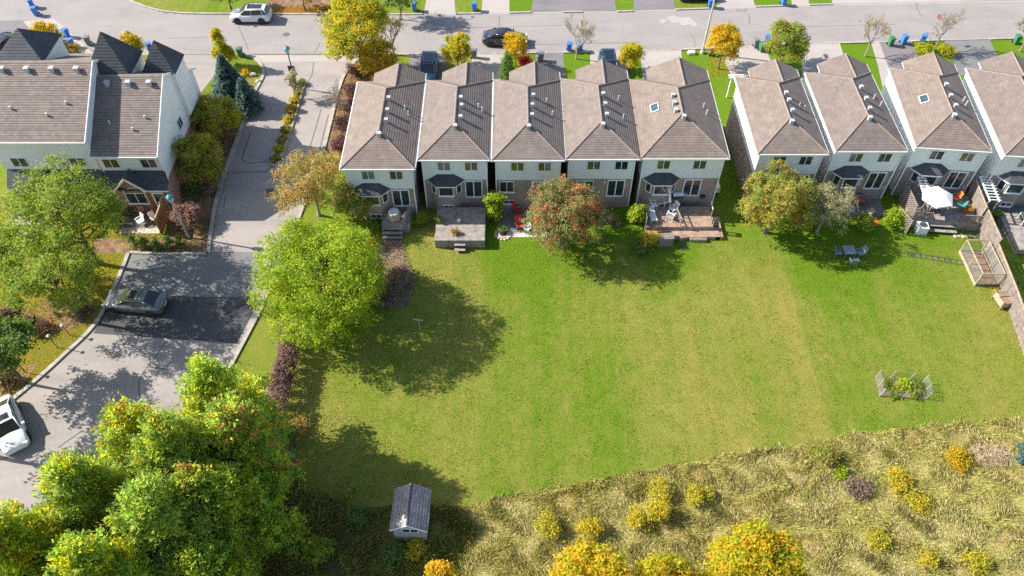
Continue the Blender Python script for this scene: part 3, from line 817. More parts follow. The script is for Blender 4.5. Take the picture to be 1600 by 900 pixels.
# ---------------------------------------------------------------- townhouse block at the left
def townhouse(label, x0, x1, yr, yf, zE, rise, gables, ext=True, rake_left=False):
    t = thing('townhouse', label, 'townhouse', (x0, yr, 0), 0, 'townhouses at the left')
    w = x1 - x0; d = yf - yr; ym = d / 2; zr = zE + rise
    zB = 3.0
    MB().box(.02, w - .02, .0, d, 0, zB).build('wall', 'brick_red', t)
    MB().box(0, w, -.02, d + .02, zB, zE).build('upper_wall', 'siding', t)
    for x in (.003, w - .003):
        MB().poly([(x, 0, zE), (x, d, zE), (x, ym, zr - .12)]).build('gable_wall', 'siding', t)
    r = MB(); e = .45
    dz = e * rise / ym
    slope(r, (-.12, -e, zE - dz), (w + .12, -e, zE - dz), (w + .12, ym, zr), (-.12, ym, zr), .2, .026)
    slope(r, (w + .12, d + e, zE - dz), (-.12, d + e, zE - dz), (-.12, ym, zr), (w + .12, ym, zr), .2, .026)
    r.build('roof', 'shingle_grey', t)
    for x in (-.16, w + .16):
        for s in (-1, 1):
            MB().bar((x, ym + s * (ym + e), zE - dz - .06), (x, ym, zr - .06), .06, .2).build('rake_board', 'white', t)
    MB().box(-.12, w + .12, -e - .09, -e + .03, zE - dz - .13, zE - dz - .004).build('gutter', 'white', t)
    MB().box(-.1, w + .1, -e + .03, -.02, zE - .34, zE - .28).build('soffit', 'white', t)
    for cx, hwid, h in gables:
        zb = zr - (.35 if cx < 3 else .9)
        yb = ym + (.25 if cx < 3 else 1.3)
        q = [(cx - hwid, yb, zb), (cx + hwid, yb, zb), (cx + hwid, yb + 2 * hwid, zb), (cx - hwid, yb + 2 * hwid, zb)]; ap = (cx, yb + hwid, zb + h)
        rr = MB()
        for k in range(4):
            slope(rr, q[k], q[(k + 1) % 4], ap, ap, .25, .02)
        rr.build('tower_roof', 'shingle_dark', t)
        MB().box(cx - hwid + .15, cx + hwid - .15, yb + .15, yb + 2 * hwid - .15, zE - 2, zb + .02).build('tower_wall', 'siding', t)
    n = max(3, int(w / 1.7))
    for k in range(n):
        roof_vent(t, w * (k + .5) / n, ym - .75, zr - .75 * rise / ym, .34)
    for (a, b) in ((.25, 2.0), (.62, 1.5), (.8, 2.4)):
        y = b; z = zE + y * rise / ym
        MB().tube((w * a, y, z - .05), (w * a, y, z + .3), .08, n=8).build('vent_pipe', 'metal', t)
    for f_ in ((.2, .8) if w < 6.5 else (.2, .8)):
        window(t, w * f_, 4.15, 5.15, 1.35, -.022, panes=2, dark=('curtain', 'glass'))
    if ext:
        yo = -1.05
        MB().box(.35, w + .05, yo, -.021, 0, 2.75).build('extension_wall', 'brick_red', t)
        ro = MB()
        slope(ro, (.15, yo - .3, 2.75), (w + .3, yo - .3, 2.75), (w + .05, -.025, 3.85), (.15, -.025, 3.85), .2, .02)
        cx = w * .44
        slope(ro, (cx - 1.35, yo - .42, 2.78), (cx - 1.35, yo + .1, 2.95), (cx, -.1, 4.15), (cx, yo - .42, 4.15), .2, .02)
        slope(ro, (cx + 1.35, yo + .1, 2.95), (cx + 1.35, yo - .42, 2.78), (cx, yo - .42, 4.15), (cx, -.1, 4.15), .2, .02)
        ro.build('extension_roof', 'shingle_dark', t)
        MB().prism([(cx - 1.2, yo - .12), (cx + 1.2, yo - .12), (cx + 1.2, yo + .02), (cx - 1.2, yo + .02)], 0, 2.8).poly([(cx - 1.2, yo - .12, 2.8), (cx + 1.2, yo - .12, 2.8), (cx, yo - .12, 4.05)]).build('gable_wall', 'brick_red', t)
        b = MB()
        b.bar((cx - 1.4, yo - .4, 2.7), (cx, yo - .4, 4.1), .06, .16); b.bar((cx, yo - .4, 4.1), (cx + 1.4, yo - .4, 2.7), .06, .16)
        b.bar((.15, yo - .3, 2.68), (cx - 1.4, yo - .3, 2.68), .06, .14); b.bar((cx + 1.4, yo - .3, 2.68), (w + .3, yo - .3, 2.68), .06, .14)
        b.build('fascia', 'white', t)
        wo = window(t, cx + .15, 1.1, 2.35, 1.75, yo - .122, panes=2, sill=True)
        arc = [(.875 * math.cos(a), .0, 2.38 + .55 * math.sin(a)) for a in [math.pi * k / 12 for k in range(13)]]
        ar = MB(); 
        for k in range(12):
            a, b_ = arc[k], arc[k + 1]
            ar.bar((a[0], -.03, a[2]), (b_[0], -.03, b_[2]), .07, .07)
        ar.build('arch_frame', 'white', wo)
        MB().poly([(x * .96, -.02, z) for x, y, z in arc]).build('arch_pane', 'yellow_glass', wo)
        dz_ = MB().box(-.5, .5, -.06, 0, .15, 2.3).build('door', 'white', t); dz_.location = (w * .82, yo - .002, 0)
        MB().box(-.36, .36, -.075, -.06, .3, 2.15).build('pane', 'glass', dz_)
    MB().box(w - .1, w, -.1, -.022, .1, zE - .3).build('downspout', 'white', t)
    return t
M['yellow_glass'] = glass_mat('yellow_arch_glass', (.22, .2, .03), .15)  # yellow is the base colour of the arch pane
T1 = townhouse('townhouse at the end of the block, bare white gable wall facing the drive', -34.6, -29.35, 48.95, 60.3, 6.0, 3.35, [(.6, 1.85, 3.1), (4.35, 1.45, 2.4)])
T2 = townhouse('taller townhouse at the left edge, half hidden by the broad green trees', -42.9, -34.75, 49.1, 60.4, 7.4, 3.2, [(1.9, 2.1, 1.9)])
for i, (yy, zz) in enumerate(((4.5, 4.6),)):
    o = window(T1, 0, 4.0, 5.0, 1.0, panes=2, ang=R(90), base=(5.27, 5.4, 0))
o = window(T1, 0, 1.2, 2.4, 1.1, panes=2, ang=R(90), base=(5.25, 3.2, 0))

# ================================================================ vegetation
def cloud_mesh(name, verts, faces_n, cols, m):
    """verts (N,k,3): N faces of k corners each; cols (N,3)"""
    N, k, _ = verts.shape
    me = bpy.data.meshes.new(name)
    me.vertices.add(N * k); me.loops.add(N * k); me.polygons.add(N)
    me.vertices.foreach_set('co', verts.reshape(-1).astype(np.float32))
    me.loops.foreach_set('vertex_index', np.arange(N * k, dtype=np.int32))
    me.polygons.foreach_set('loop_start', np.arange(0, N * k, k, dtype=np.int32))
    me.polygons.foreach_set('loop_total', np.full(N, k, dtype=np.int32))
    me.materials.append(M[m])
    at = me.color_attributes.new('Col', 'FLOAT_COLOR', 'POINT')
    c = np.ones((N, k, 4), np.float32); c[:, :, :3] = cols[:, None, :]
    at.data.foreach_set('color', c.reshape(-1))
    me.update(); me.validate()
    return me

def unit(a):
    return a / np.maximum(np.linalg.norm(a, axis=-1, keepdims=True), 1e-6)

PAL = {
    'maple':   [(0.276, 0.382, 0.019), (0.349, 0.430, 0.022), (0.212, 0.325, 0.019), (0.405, 0.439, 0.025), (0.162, 0.276, 0.025)],
    'green':   [(.18, .27, .032), (.24, .33, .038), (.13, .215, .028), (.29, .35, .045), (.34, .37, .035)],
    'dgreen':  [(0.088, 0.166, 0.044), (0.124, 0.211, 0.053), (0.157, 0.246, 0.053), (0.211, 0.272, 0.053)],
    'ygreen':  [(0.389, 0.406, 0.019), (0.308, 0.365, 0.019), (0.470, 0.438, 0.019), (0.244, 0.308, 0.024), (0.518, 0.406, 0.024)],
    'yellow':  [(0.567, 0.405, 0.016), (0.499, 0.392, 0.016), (0.608, 0.365, 0.016), (0.378, 0.351, 0.020), (0.540, 0.297, 0.020)],
    'orange':  [(0.594, 0.270, 0.020), (0.567, 0.351, 0.016), (0.608, 0.189, 0.016), (0.486, 0.392, 0.020), (0.297, 0.324, 0.020)],
    'autumn':  [(.36, .29, .08), (.42, .30, .085), (.30, .28, .075), (.45, .27, .09), (.26, .27, .07), (.42, .34, .16)],
    'berry':   [(.17, .235, .075), (.23, .28, .10), (.46, .20, .085), (.13, .19, .07), (.34, .22, .12), (.27, .32, .13), (.20, .26, .08)],
    'russet':  [(.24, .29, .055), (.31, .32, .06), (.42, .28, .07), (.18, .24, .05), (.34, .36, .08)],
    'greyg':   [(0.308, 0.300, 0.162), (0.389, 0.356, 0.211), (0.244, 0.251, 0.130), (0.438, 0.373, 0.259)],
    'purple':  [(0.106, 0.050, 0.062), (0.150, 0.069, 0.081), (0.200, 0.112, 0.112), (0.081, 0.044, 0.056)],
    'mauve':   [(.20, .11, .12), (.27, .17, .17), (.14, .07, .08), (.31, .22, .20)],
    'brownbrush': [(.26, .17, .15), (.33, .24, .20), (.20, .14, .12), (.38, .32, .2)],
    'woodgreen': [(0.275, 0.425, 0.080), (0.362, 0.496, 0.085), (0.200, 0.342, 0.070), (0.450, 0.531, 0.085), (0.525, 0.531, 0.070)],
    'rust':    [(0.480, 0.240, 0.096), (0.552, 0.312, 0.120), (0.408, 0.192, 0.084)],
    'berryred': [(.52, .15, .06), (.44, .12, .06), (.50, .22, .08)],
    'pinkish': [(0.276, 0.127, 0.138), (0.380, 0.230, 0.218), (0.218, 0.115, 0.115), (0.322, 0.253, 0.184)],
    'red':     [(0.550, 0.020, 0.050), (0.460, 0.015, 0.040), (0.600, 0.060, 0.070)],
    'spruce':  [(0.101, 0.179, 0.179), (0.129, 0.216, 0.216), (0.079, 0.144, 0.144), (0.172, 0.259, 0.252)],
    'pine':    [(0.312, 0.437, 0.100), (0.400, 0.507, 0.110), (0.237, 0.354, 0.090), (0.488, 0.543, 0.100), (0.200, 0.295, 0.085)],
    'pineyel': [(0.586, 0.545, 0.040), (0.484, 0.484, 0.051), (0.363, 0.404, 0.061), (0.687, 0.565, 0.040)],
    'gold':    [(0.491, 0.431, 0.045), (0.402, 0.386, 0.045), (0.564, 0.416, 0.030), (0.327, 0.342, 0.045)],
    'straw':   [(.53, .45, .17), (.63, .53, .26), (.44, .42, .12), (.36, .39, .09), (.47, .40, .16), (.70, .60, .36), (.39, .43, .10), (.34, .29, .13)],
    'lawn':    [(.165, .25, .022), (.23, .295, .03), (.31, .31, .06), (.125, .205, .02)],
}

def leaves(lobes, n, size, pal, seed, clump=.5, per=26, shell=.62, flat=.55, low=-.35, jit=.22, aspect=.6):
    """leaf-sized rhombic faces gathered in clumps over the lobes of a crown"""
    rng = np.random.default_rng(seed)
    lobes = np.array(lobes, float)
    P = np.array(PAL[pal] if isinstance(pal, str) else pal)
    wgt = (lobes[:, 3] * lobes[:, 4] * lobes[:, 5]) ** (2 / 3); wgt /= wgt.sum()
    nc = max(4, n // per)
    li = rng.choice(len(lobes), nc, p=wgt)
    d = unit(rng.normal(size=(nc, 3)))
    bad = d[:, 2] < low
    d[bad, 2] *= -1
    rad = rng.uniform(shell, 1.0, nc) ** .7
    cc = lobes[li, :3] + d * lobes[li, 3:6] * rad[:, None]
    cr = clump * rng.uniform(.55, 1.35, nc)
    ccol = P[rng.integers(0, len(P), nc)] * rng.uniform(.82, 1.18, (nc, 1))
    # neighbouring clumps share a tone: drift with position
    ph = np.sin(cc[:, 0] * 1.3 + seed) + np.sin(cc[:, 1] * 1.1 + seed * 2) + np.sin(cc[:, 2] * 1.5)
    tone = P[np.clip(((ph + 3) / 6 * len(P)).astype(int), 0, len(P) - 1)]
    ccol = ccol * .6 + tone * .4
    ci = rng.integers(0, nc, n)
    g = rng.normal(size=(n, 3)) * np.array([1, 1, .72])
    pos = cc[ci] + g * (cr[ci] * .52)[:, None]
    nrm = unit(d[ci] * .55 + np.array([0, 0, flat]) + rng.normal(size=(n, 3)) * .55)
    t = unit(np.cross(nrm, rng.normal(size=(n, 3))))
    b = np.cross(nrm, t)
    s = (size * rng.uniform(.6, 1.3, n))[:, None] * .5
    tip = pos + t * s * 1.15
    v = np.stack([pos - t * s, pos + b * s * aspect + nrm * s * .15, tip, pos - b * s * aspect + nrm * s * .15], 1)
    odd = P[rng.integers(0, len(P), n)]
    col = np.where(rng.random((n, 1)) < .18, odd, ccol[ci]) * rng.uniform(1 - jit, 1 + jit, (n, 1))
    return v, np.clip(col, 0, 1)

def needles(lobes, n, size, pal, seed, per=26, shell=.6, low=-.3, thin=.17, clump=.4, spray=.75):
    """starry tufts of long thin faces"""
    rng = np.random.default_rng(seed)
    lobes = np.array(lobes, float); P = np.array(PAL[pal])
    wgt = (lobes[:, 3] * lobes[:, 4] * lobes[:, 5]) ** (2 / 3); wgt /= wgt.sum()
    nc = max(4, n // per)
    li = rng.choice(len(lobes), nc, p=wgt)
    d = unit(rng.normal(size=(nc, 3))); bad = d[:, 2] < low; d[bad, 2] *= -1
    cc = lobes[li, :3] + d * lobes[li, 3:6] * (rng.uniform(shell, 1, nc) ** .7)[:, None]
    axis = unit(d * .8 + np.array([0, 0, .5]) + rng.normal(size=(nc, 3)) * .25)
    ccol = P[rng.integers(0, len(P), nc)] * rng.uniform(.75, 1.2, (nc, 1))
    ci = rng.integers(0, nc, n)
    di = unit(axis[ci] * .8 + rng.normal(size=(n, 3)) * .62)
    along = rng.uniform(-1.0, .5, n)
    p0 = cc[ci] + rng.normal(size=(n, 3)) * clump * (.62 - .38 * along)[:, None] * .55 + axis[ci] * (along * spray)[:, None]
    ln = (size * rng.uniform(.7, 1.25, n))[:, None]
    w = unit(np.cross(di, np.array([-.35, 0, 1.]) + rng.normal(size=(n, 3)) * .55)) * ln * thin
    v = np.stack([p0 - w * .5, p0 + w * .5, p0 + di * ln * .7 + w, p0 + di * ln * .9 - w * .7], 1)
    col = ccol[ci] * rng.uniform(.75, 1.25, (n, 1))
    return v, np.clip(col, 0, 1)

def limbs(mb, base, top, r, lobes, rng, nl=7, sides=7):
    """tapered, slightly bent trunk with limbs reaching into the crown lobes"""
    base = Vector(base); top = Vector(top)
    pts = [base]
    for k in range(1, 5):
        q = base.lerp(top, k / 4)
        q += Vector((rng.uniform(-.12, .12), rng.uniform(-.12, .12), 0)) * (top - base).length * .12
        pts.append(q)
    for k in range(4):
        mb.tube(pts[k], pts[k + 1], r * (1 - k * .2), r * (1 - (k + 1) * .2), sides)
    mb.tube(base - Vector((0, 0, .05)), base + Vector((0, 0, .3)), r * 1.45, r * 1.0, sides)
    for k in range(nl):
        L = lobes[k % len(lobes)]
        tip = Vector((L[0] + rng.uniform(-.6, .6) * L[3], L[1] + rng.uniform(-.6, .6) * L[4], L[2] + rng.uniform(-.3, .55) * L[5]))
        st = pts[1].lerp(pts[4], rng.uniform(.1, .8))
        mid = st.lerp(tip, .5) + Vector((rng.uniform(-.2, .2), rng.uniform(-.2, .2), rng.uniform(0, .3)))
        mb.tube(st, mid, r * .45, r * .28, 5, False); mb.tube(mid, tip, r * .28, r * .06, 5, False)

def ball_lobes(rx, rz, zc, n, seed, spread=.6, size=.56, ry=None, el0=-.6):
    ry = ry or rx
    rng = random.Random(seed)
    out = [(0, 0, zc, rx * .72, rx * .72, rz * .78)]
    for k in range(n):
        a = 2 * math.pi * (k + rng.random() * .7) / n * 2.4
        el = rng.uniform(el0, .95)
        q = math.cos(el) * spread
        out.append((rx * q * math.cos(a), ry * q * math.sin(a), zc + rz * math.sin(el) * spread,
                    rx * size * rng.uniform(.75, 1.15), ry * size * rng.uniform(.75, 1.15), rz * size * rng.uniform(.75, 1.1)))
    return out

SEED = [100]
def tree(label, at, zc, rx, rz, pal, n, leaf=.26, name='tree', cat='tree', group=None, lobes=None, nl=8, r=None, bark='bark', clump=.5, shell=.62, kind='leaf', extra=None, nlobe=20, low=-.4, flat=.6, spread=.74, size=.38, ry=None, el0=-.6, thin=.17):
    SEED[0] += 1; sd_ = SEED[0]
    t = thing(name, label, cat, (at[0], at[1], 0), 0, group)
    lb = lobes or ball_lobes(rx, rz, zc, nlobe, sd_, spread, size, ry, el0)
    mb = MB(); rng = random.Random(sd_)
    r = r or max(.05, rx * .055)
    n = int(n * 1.5); leaf *= .8 if kind == 'leaf' else .9; clump *= .85
    limbs(mb, (0, 0, 0), (0, 0, zc + rz * .35), r, lb, rng, nl)
    mb.build('trunk', bark, t)
    if kind == 'leaf':
        v, c = leaves(lb, n, leaf, pal, sd_, clump, shell=shell, low=low, flat=flat)
        if extra:
            v2, c2 = leaves(lb, int(n * extra[1]), leaf, extra[0], sd_ + 7, clump, shell=shell, low=low)
            v = np.concatenate([v, v2]); c = np.concatenate([c, c2])
    else:
        v, c = needles(lb, n, leaf, pal, sd_, low=low, thin=thin)
        if extra:
            v2, c2 = needles(lb, int(n * extra[1]), leaf, extra[0], sd_ + 7, low=low, thin=thin)
            v = np.concatenate([v, v2]); c = np.concatenate([c, c2])
    o = bpy.data.objects.new('crown', cloud_mesh('crown', v, 4, c, 'leaf' if kind == 'leaf' else 'needle')); C.objects.link(o); o.parent = t
    return t

def shrub(label, at, r, h, pal, n, leaf=.16, name='shrub', cat='shrub', group=None, lobes=None, clump=.3, stems=True, shell=.55):
    SEED[0] += 1; sd_ = SEED[0]
    t = thing(name, label, cat, (at[0], at[1], 0), 0, group)
    lb = lobes or ball_lobes(r, h * .5, h * .5, 6, sd_, .5, .6)
    v, c = leaves(lb, n, leaf, pal, sd_, clump, per=18, shell=shell, low=-.6)
    v[:, :, 2] = np.maximum(v[:, :, 2], .01)
    o = bpy.data.objects.new('foliage', cloud_mesh('foliage', v, 4, c, 'leaf')); C.objects.link(o); o.parent = t
    if stems:
        mb = MB(); rng = random.Random(sd_)
        for k in range(5):
            L = lb[k % len(lb)]
            mb.tube((rng.uniform(-.1, .1), rng.uniform(-.1, .1), 0), (L[0], L[1], L[2] + L[5] * .4), .03, .01, 5, False)
        mb.build('stem', 'bark', t)
    return t

def spruce(label, at, h, r, pal='spruce', n=9000, group=None):
    SEED[0] += 1; rng = np.random.default_rng(SEED[0])
    t = thing('spruce_tree', label, 'tree', (at[0], at[1], 0), 0, group)
    MB().tube((0, 0, 0), (0, 0, h * .95), .13, .02, 8).build('trunk', 'bark', t)
    P = np.array(PAL[pal])
    nb = int(n / 34); lev = rng.random(nb) ** .8
    lev = np.round(lev * 15) / 15 + rng.normal(size=nb) * .012
    az = rng.random(nb) * 2 * np.pi
    bl = (1 - np.clip(lev, 0, 1)) * r * rng.uniform(.78, 1.08, nb) + .12
    ci = rng.integers(0, nb, n)
    f = rng.random(n) ** .6
    a = az[ci] + rng.normal(size=n) * .16
    x = np.cos(a) * bl[ci] * f; y = np.sin(a) * bl[ci] * f
    z = .25 + lev[ci] * h * .93 - f * bl[ci] * .22 + (f > .8) * .06 + rng.normal(size=n) * .05
    pos = np.stack([x, y, z], 1)
    di = unit(np.stack([np.cos(a), np.sin(a), -.15 + rng.normal(size=n) * .25], 1) + rng.normal(size=(n, 3)) * .3)
    side = unit(np.cross(di, np.array([0, 0, 1.]) + rng.normal(size=(n, 3)) * .35))
    s = rng.uniform(.14, .26, n)[:, None]
    v = np.stack([pos - di * s, pos + side * s * .42, pos + di * s, pos - side * s * .42], 1)
    col = P[rng.integers(0, len(P), n)] * rng.uniform(.85, 1.2, (n, 1))
    o = bpy.data.objects.new('crown', cloud_mesh('crown', v, 4, col, 'needle')); C.objects.link(o); o.parent = t
    return t

def bare_tree(label, at, h, r, group=None, pal='autumn', n=260, leaf=.16, bark='bark_grey', dens=3, twigr=.022):
    SEED[0] += 1; rng = random.Random(SEED[0])
    t = thing('tree', label, 'tree', (at[0], at[1], 0), 0, group)
    mb = MB(); tips = []
    def grow(p, d, ln, rad, lv):
        q = p + d * ln
        mb.tube(p, q, rad, rad * .68, 5 if lv < 2 else 4, False)
        tips.append(q)
        if lv >= 5:
            return
        for k in range(dens if lv else 5):
            ax = Vector((rng.uniform(-1, 1), rng.uniform(-1, 1), rng.uniform(-.25, .9)))
            nd = (d * .75 + ax.normalized() * (.75 if lv else .85)).normalized()
            grow(p.lerp(q, rng.uniform(.55, 1)), nd, ln * rng.uniform(.58, .82), max(twigr * .62, rad * .58), lv + 1)
    grow(Vector((0, 0, 0)), Vector((rng.uniform(-.05, .05), 0, 1)).normalized(), h * .34, twigr * 4.2, 0)
    # fit the branching into the crown width
    W_ = max(max(abs(v_[0]), abs(v_[1])) for v_ in mb.v); H_ = max(v_[2] for v_ in mb.v)
    sx, sz = r / W_, h / H_
    mb.v = [(x * sx, y * sx, z * sz) for x, y, z in mb.v]
    mb.build('branches', bark, t)
    if n:
        tp = np.array([(q.x * sx, q.y * sx, q.z * sz) for q in tips]); tp = tp[tp[:, 2] > h * .35]
        g = np.random.default_rng(SEED[0])
        ci = g.integers(0, len(tp), n)
        pos = tp[ci] + g.normal(size=(n, 3)) * .09
        nn = unit(g.normal(size=(n, 3))); tt = unit(np.cross(nn, g.normal(size=(n, 3)))); bb = np.cross(nn, tt); s = leaf * .5
        v = np.stack([pos - tt * s, pos + bb * s * .6, pos + tt * s, pos - bb * s * .6], 1)
        P = np.array(PAL[pal]); c = P[g.integers(0, len(P), n)] * g.uniform(.8, 1.2, (n, 1))
        o = bpy.data.objects.new('leaves', cloud_mesh('leaves', v, 4, c, 'leaf')); C.objects.link(o); o.parent = t
    return t

# ---- the two broad trees on the townhouse lawn, and the ones that shade the parking area
GL_ = 'trees on the townhouse lawn'
tree('tall green tree in front of the townhouses, its trunk showing through gaps', (-34.18, 41.85), 6.0, 3.9, 4.5, 'green', 13000, .22, group=GL_, clump=.5, shell=.35, nl=16, r=.24)
tree('green tree on the lawn beside the grey sedan', (-33.48, 35.97), 5.4, 3.5, 3.6, 'green', 9500, .22, group=GL_, clump=.48, shell=.35, nl=16)
tree('dark green tree cut by the left edge, above the white car', (-35.72, 30.3), 4.2, 2.5, 2.6, 'dgreen', 6000, .26, group=GL_, clump=.5)
tree('green tree at the left edge just below the townhouse patio', (-39.19, 39.5), 4.0, 2.3, 2.3, 'green', 5000, .26, group=GL_, clump=.5)
tree('tree beyond the left edge that throws shade by the white car', (-36.29, 24.62), 6.0, 3.2, 3.4, 'green', 5000, .3, group=GL_, clump=.6)

# ---- the big maple
tree('big round lime green maple beside the driveway', (-14.21, 36.47), 4.5, 4.7, 4.3, 'maple', 44000, .2, clump=.5, shell=.72, nlobe=34, r=.24, extra=('orange', .012), spread=.72, size=.36, ry=5.4, el0=-1.1, low=-.9)

# ---- the wood at the lower left
WD = 'trees of the small wood at the lower left'
def cone_lobes(rx, rz, zc, seed, n=26):
    rng = random.Random(seed); out = []
    for k in range(n):
        u = k / (n - 1); a = k * 2.4 + rng.uniform(-.4, .4)
        q = rx * (1 - u) ** .75 * rng.uniform(.55, .95)
        r_ = rx * (.36 - .17 * u) * rng.uniform(.8, 1.2)
        out.append((q * math.cos(a), q * math.sin(a), zc - rz * .75 + rz * 1.9 * u, r_ * 1.25, r_ * 1.25, r_))
    return out
def wood(label, at, zc, rx, rz, pal, n, leaf, extra=None, name='tree', thin=.3):
    tree(label, at, zc, rx, rz, pal, n, leaf, group=WD, kind='needle', extra=extra, name=name, thin=thin, low=-.15, nl=14, lobes=cone_lobes(rx * 1.1, rz, zc, n))
wood('yellow green tree at the tip of the wood, nearest the driveway', (-18.25, 24.87), 6.2, 2.5, 3.6, 'woodgreen', 10800, 0.23, ('ygreen', .3))
wood('orange tinged tree at the upper left of the wood', (-22.44, 22.14), 6.0, 2.6, 3.2, 'woodgreen', 10800, 0.22, ('yellow', .3))
wood('green needled pine in the middle of the wood', (-19.3, 20.52), 6.8, 2.7, 3.6, 'pine', 16800, 0.31, ('ygreen', .25), 'pine_tree', .16)
wood('green tree with rust coloured leaves at the right of the wood', (-16.28, 22.39), 6.0, 2.7, 3.4, 'woodgreen', 12000, 0.23, ('rust', .2))
wood('pine with pale tips above the bottom left parking edge', (-23.1, 17.67), 7.5, 2.8, 3.8, 'pine', 18000, 0.31, ('ygreen', .3), 'pine_tree', .16)
wood('broad pine at the bottom centre of the wood', (-18.98, 16.55), 7.0, 3.0, 3.6, 'pine', 19200, 0.31, ('woodgreen', .35), 'pine_tree', .16)
wood('bright yellow tree in the bottom left corner', (-25.54, 14.56), 8.0, 2.9, 3.8, 'ygreen', 12000, 0.24, ('woodgreen', .7))
wood('dark green tree at the right flank of the wood', (-16.23, 18.42), 5.2, 2.6, 3.0, 'woodgreen', 13200, 0.22, ('green', .4))
wood('green tree at the bottom edge of the wood', (-16.62, 14.71), 4.8, 2.6, 3.0, 'green', 12000, 0.22, ('woodgreen', .4))
wood('yellowish tree at the bottom edge left of the wood', (-21.24, 13.63), 7.5, 2.8, 3.4, 'woodgreen', 12000, 0.23, ('ygreen', .4))
wood('pale green tree between the two pines', (-17.46, 18.42), 6.2, 2.1, 3.0, 'woodgreen', 9600, 0.22, ('rust', .15))

# ---- trees at the bottom edge on the meadow
BT = 'autumn trees at the bottom edge'
tree('orange and yellow autumn tree at the bottom edge', (4.44, 13.93), 4.5, 2.5, 2.6, 'yellow', 8000, .22, group=BT, extra=('ygreen', .5), clump=.4)
tree('yellow tree at the bottom edge between two others', (8.57, 13.99), 4.3, 1.9, 2.2, 'ygreen', 5500, .2, group=BT, extra=('yellow', .6), clump=.4)
tree('largest autumn tree at the bottom edge, yellow with orange left side', (13.57, 14.36), 5.0, 2.75, 3.0, 'yellow', 11000, .22, group=BT, extra=('ygreen', 1.1), clump=.42)
tree('small orange sapling at the bottom edge left of the others', (-4.28, 15.59), 1.6, .95, 1.2, 'yellow', 1400, .18, group=BT, clump=.3)

# ---- back garden trees
tree('reddish green berry tree in the middle back gardens', (4.19, 43.71), 3.3, 3.15, 3.3, 'berry', 18000, .19, clump=.36, shell=.5, extra=('berryred', .17), low=-.75)
tree('orange and green tree hiding the house right of the gap', (21.7, 45.38), 3.6, 2.9, 3.5, 'russet', 16000, .2, clump=.36, shell=.5, extra=('orange', .05), low=-.75)
tree('thin grey green tree beside the garden table', (26.07, 45.41), 2.9, 2.2, 2.7, 'greyg', 5600, .17, clump=.34, shell=.35, bark='bark_grey', nl=16, r=.13, low=-.8)
tree('brownish gold tree behind the big maple', (-16.77, 47.39), 3.4, 3.3, 3.0, 'autumn', 9500, .2, clump=.42, shell=.35, bark='bark_grey', nl=16, r=.15)
tree('olive tree against the first house, over the purple shrubs', (-13.38, 46.64), 2.2, 1.5, 2.0, 'russet', 4600, .2, clump=.4, extra=('dgreen', .3))

# ---- street side
ST = 'street trees'
tree('tall yellow green tree at the corner of the entry drive', (-15.41, 67.86), 5.0, 3.2, 4.2, 'ygreen', 14000, .25, group=ST, clump=.5, extra=('yellow', .3))
tree('golden bush tree between the corner tree and the first house', (-13.82, 67.81), 1.8, 2.0, 1.7, 'yellow', 4600, .22, group=ST, extra=('autumn', .4))
tree('small round yellow green tree in front of the second house', (-5.65, 68.96), 2.0, 1.45, 1.9, 'ygreen', 3600, .2, group=ST, extra=('yellow', .6), clump=.34)
tree('small golden tree beside the black sedan', (0.39, 69.11), 2.2, 1.2, 2.0, 'yellow', 3200, .2, group=ST, clump=.34)
tree('small yellow tree in front of the fourth house', (12.22, 68.21), 1.9, 1.15, 1.5, 'ygreen', 2800, .2, group=ST, extra=('yellow', .8), clump=.32)
tree('golden orange tree beside the street light', (21.51, 68.66), 2.8, 1.65, 2.1, 'yellow', 4600, .22, group=ST, extra=('orange', .35), clump=.4)
tree('dense olive green tree by the sixth house driveway', (28.03, 69.07), 2.6, 2.1, 2.4, 'russet', 7000, .2, group=ST, extra=('green', .6), clump=.4)
bare_tree('grey bare tree at the street before the fourth house', (6.77, 70.41), 4.9, 2.1, ST, n=300)
bare_tree('bare tree with a few yellow leaves on the grass strip', (37.43, 70.87), 4.6, 2.1, ST, 'yellow', 200)
bare_tree('bare tree beside the two blue bins', (45.17, 72.03), 4.9, 2.2, ST, n=160)
bare_tree('bare tree at the right edge of the street', (54.26, 71.8), 4.2, 1.8, ST, n=160)
bare_tree('bare dark tree right of the tall corner tree', (-12.52, 71.1), 4.6, 1.8, ST, n=350, bark='bark')
bare_tree('leafless sapling on the planted strip under the lamp', (-21.74, 63.9), 3.2, 1.4, ST, 'greyg', 620, .18, dens=3)
bare_tree('thin bare sapling left of the first house', (-16.44, 60.88), 3.4, 1.7, ST, 'pinkish', 260)
tree('slim upright yellow tree behind the blue spruce', (-29.89, 69.15), 2.1, .95, 2.4, 'ygreen', 3600, .2, group=ST, extra=('yellow', .4), clump=.32, lobes=[(0, 0, 2.6, .55, .55, 1.9), (.35, 0, 1.5, .7, .6, 1.0), (-.45, .1, 1.3, .6, .6, .9), (.8, 0, 1.1, .45, .45, .8)])
tree('yellow tree in front of the leftmost gable', (-47.78, 69.3), 2.6, 1.75, 2.2, 'yellow', 5000, .22, group=ST, extra=('ygreen', .4), clump=.4)
tree('small ochre tree between the two left gables', (-45.73, 68.54), 1.6, 1.5, 1.4, 'autumn', 3400, .2, group=ST, extra=('yellow', .3), clump=.36)
tree('small yellow tree just behind the pointed gables', (-39.41, 70.05), 1.8, 1.05, 1.6, 'yellow', 2600, .2, group=ST, extra=('ygreen', .3), clump=.34)
tree('dark evergreen at the top edge beyond the street', (-12.39, 77.82), 3.0, 1.8, 2.4, 'dgreen', 3600, .25, group=ST, clump=.45)
tree('bushy tree at the top edge above the white car', (-23.41, 79.63), 2.4, 2.0, 1.9, 'autumn', 3200, .24, group=ST, clump=.4)
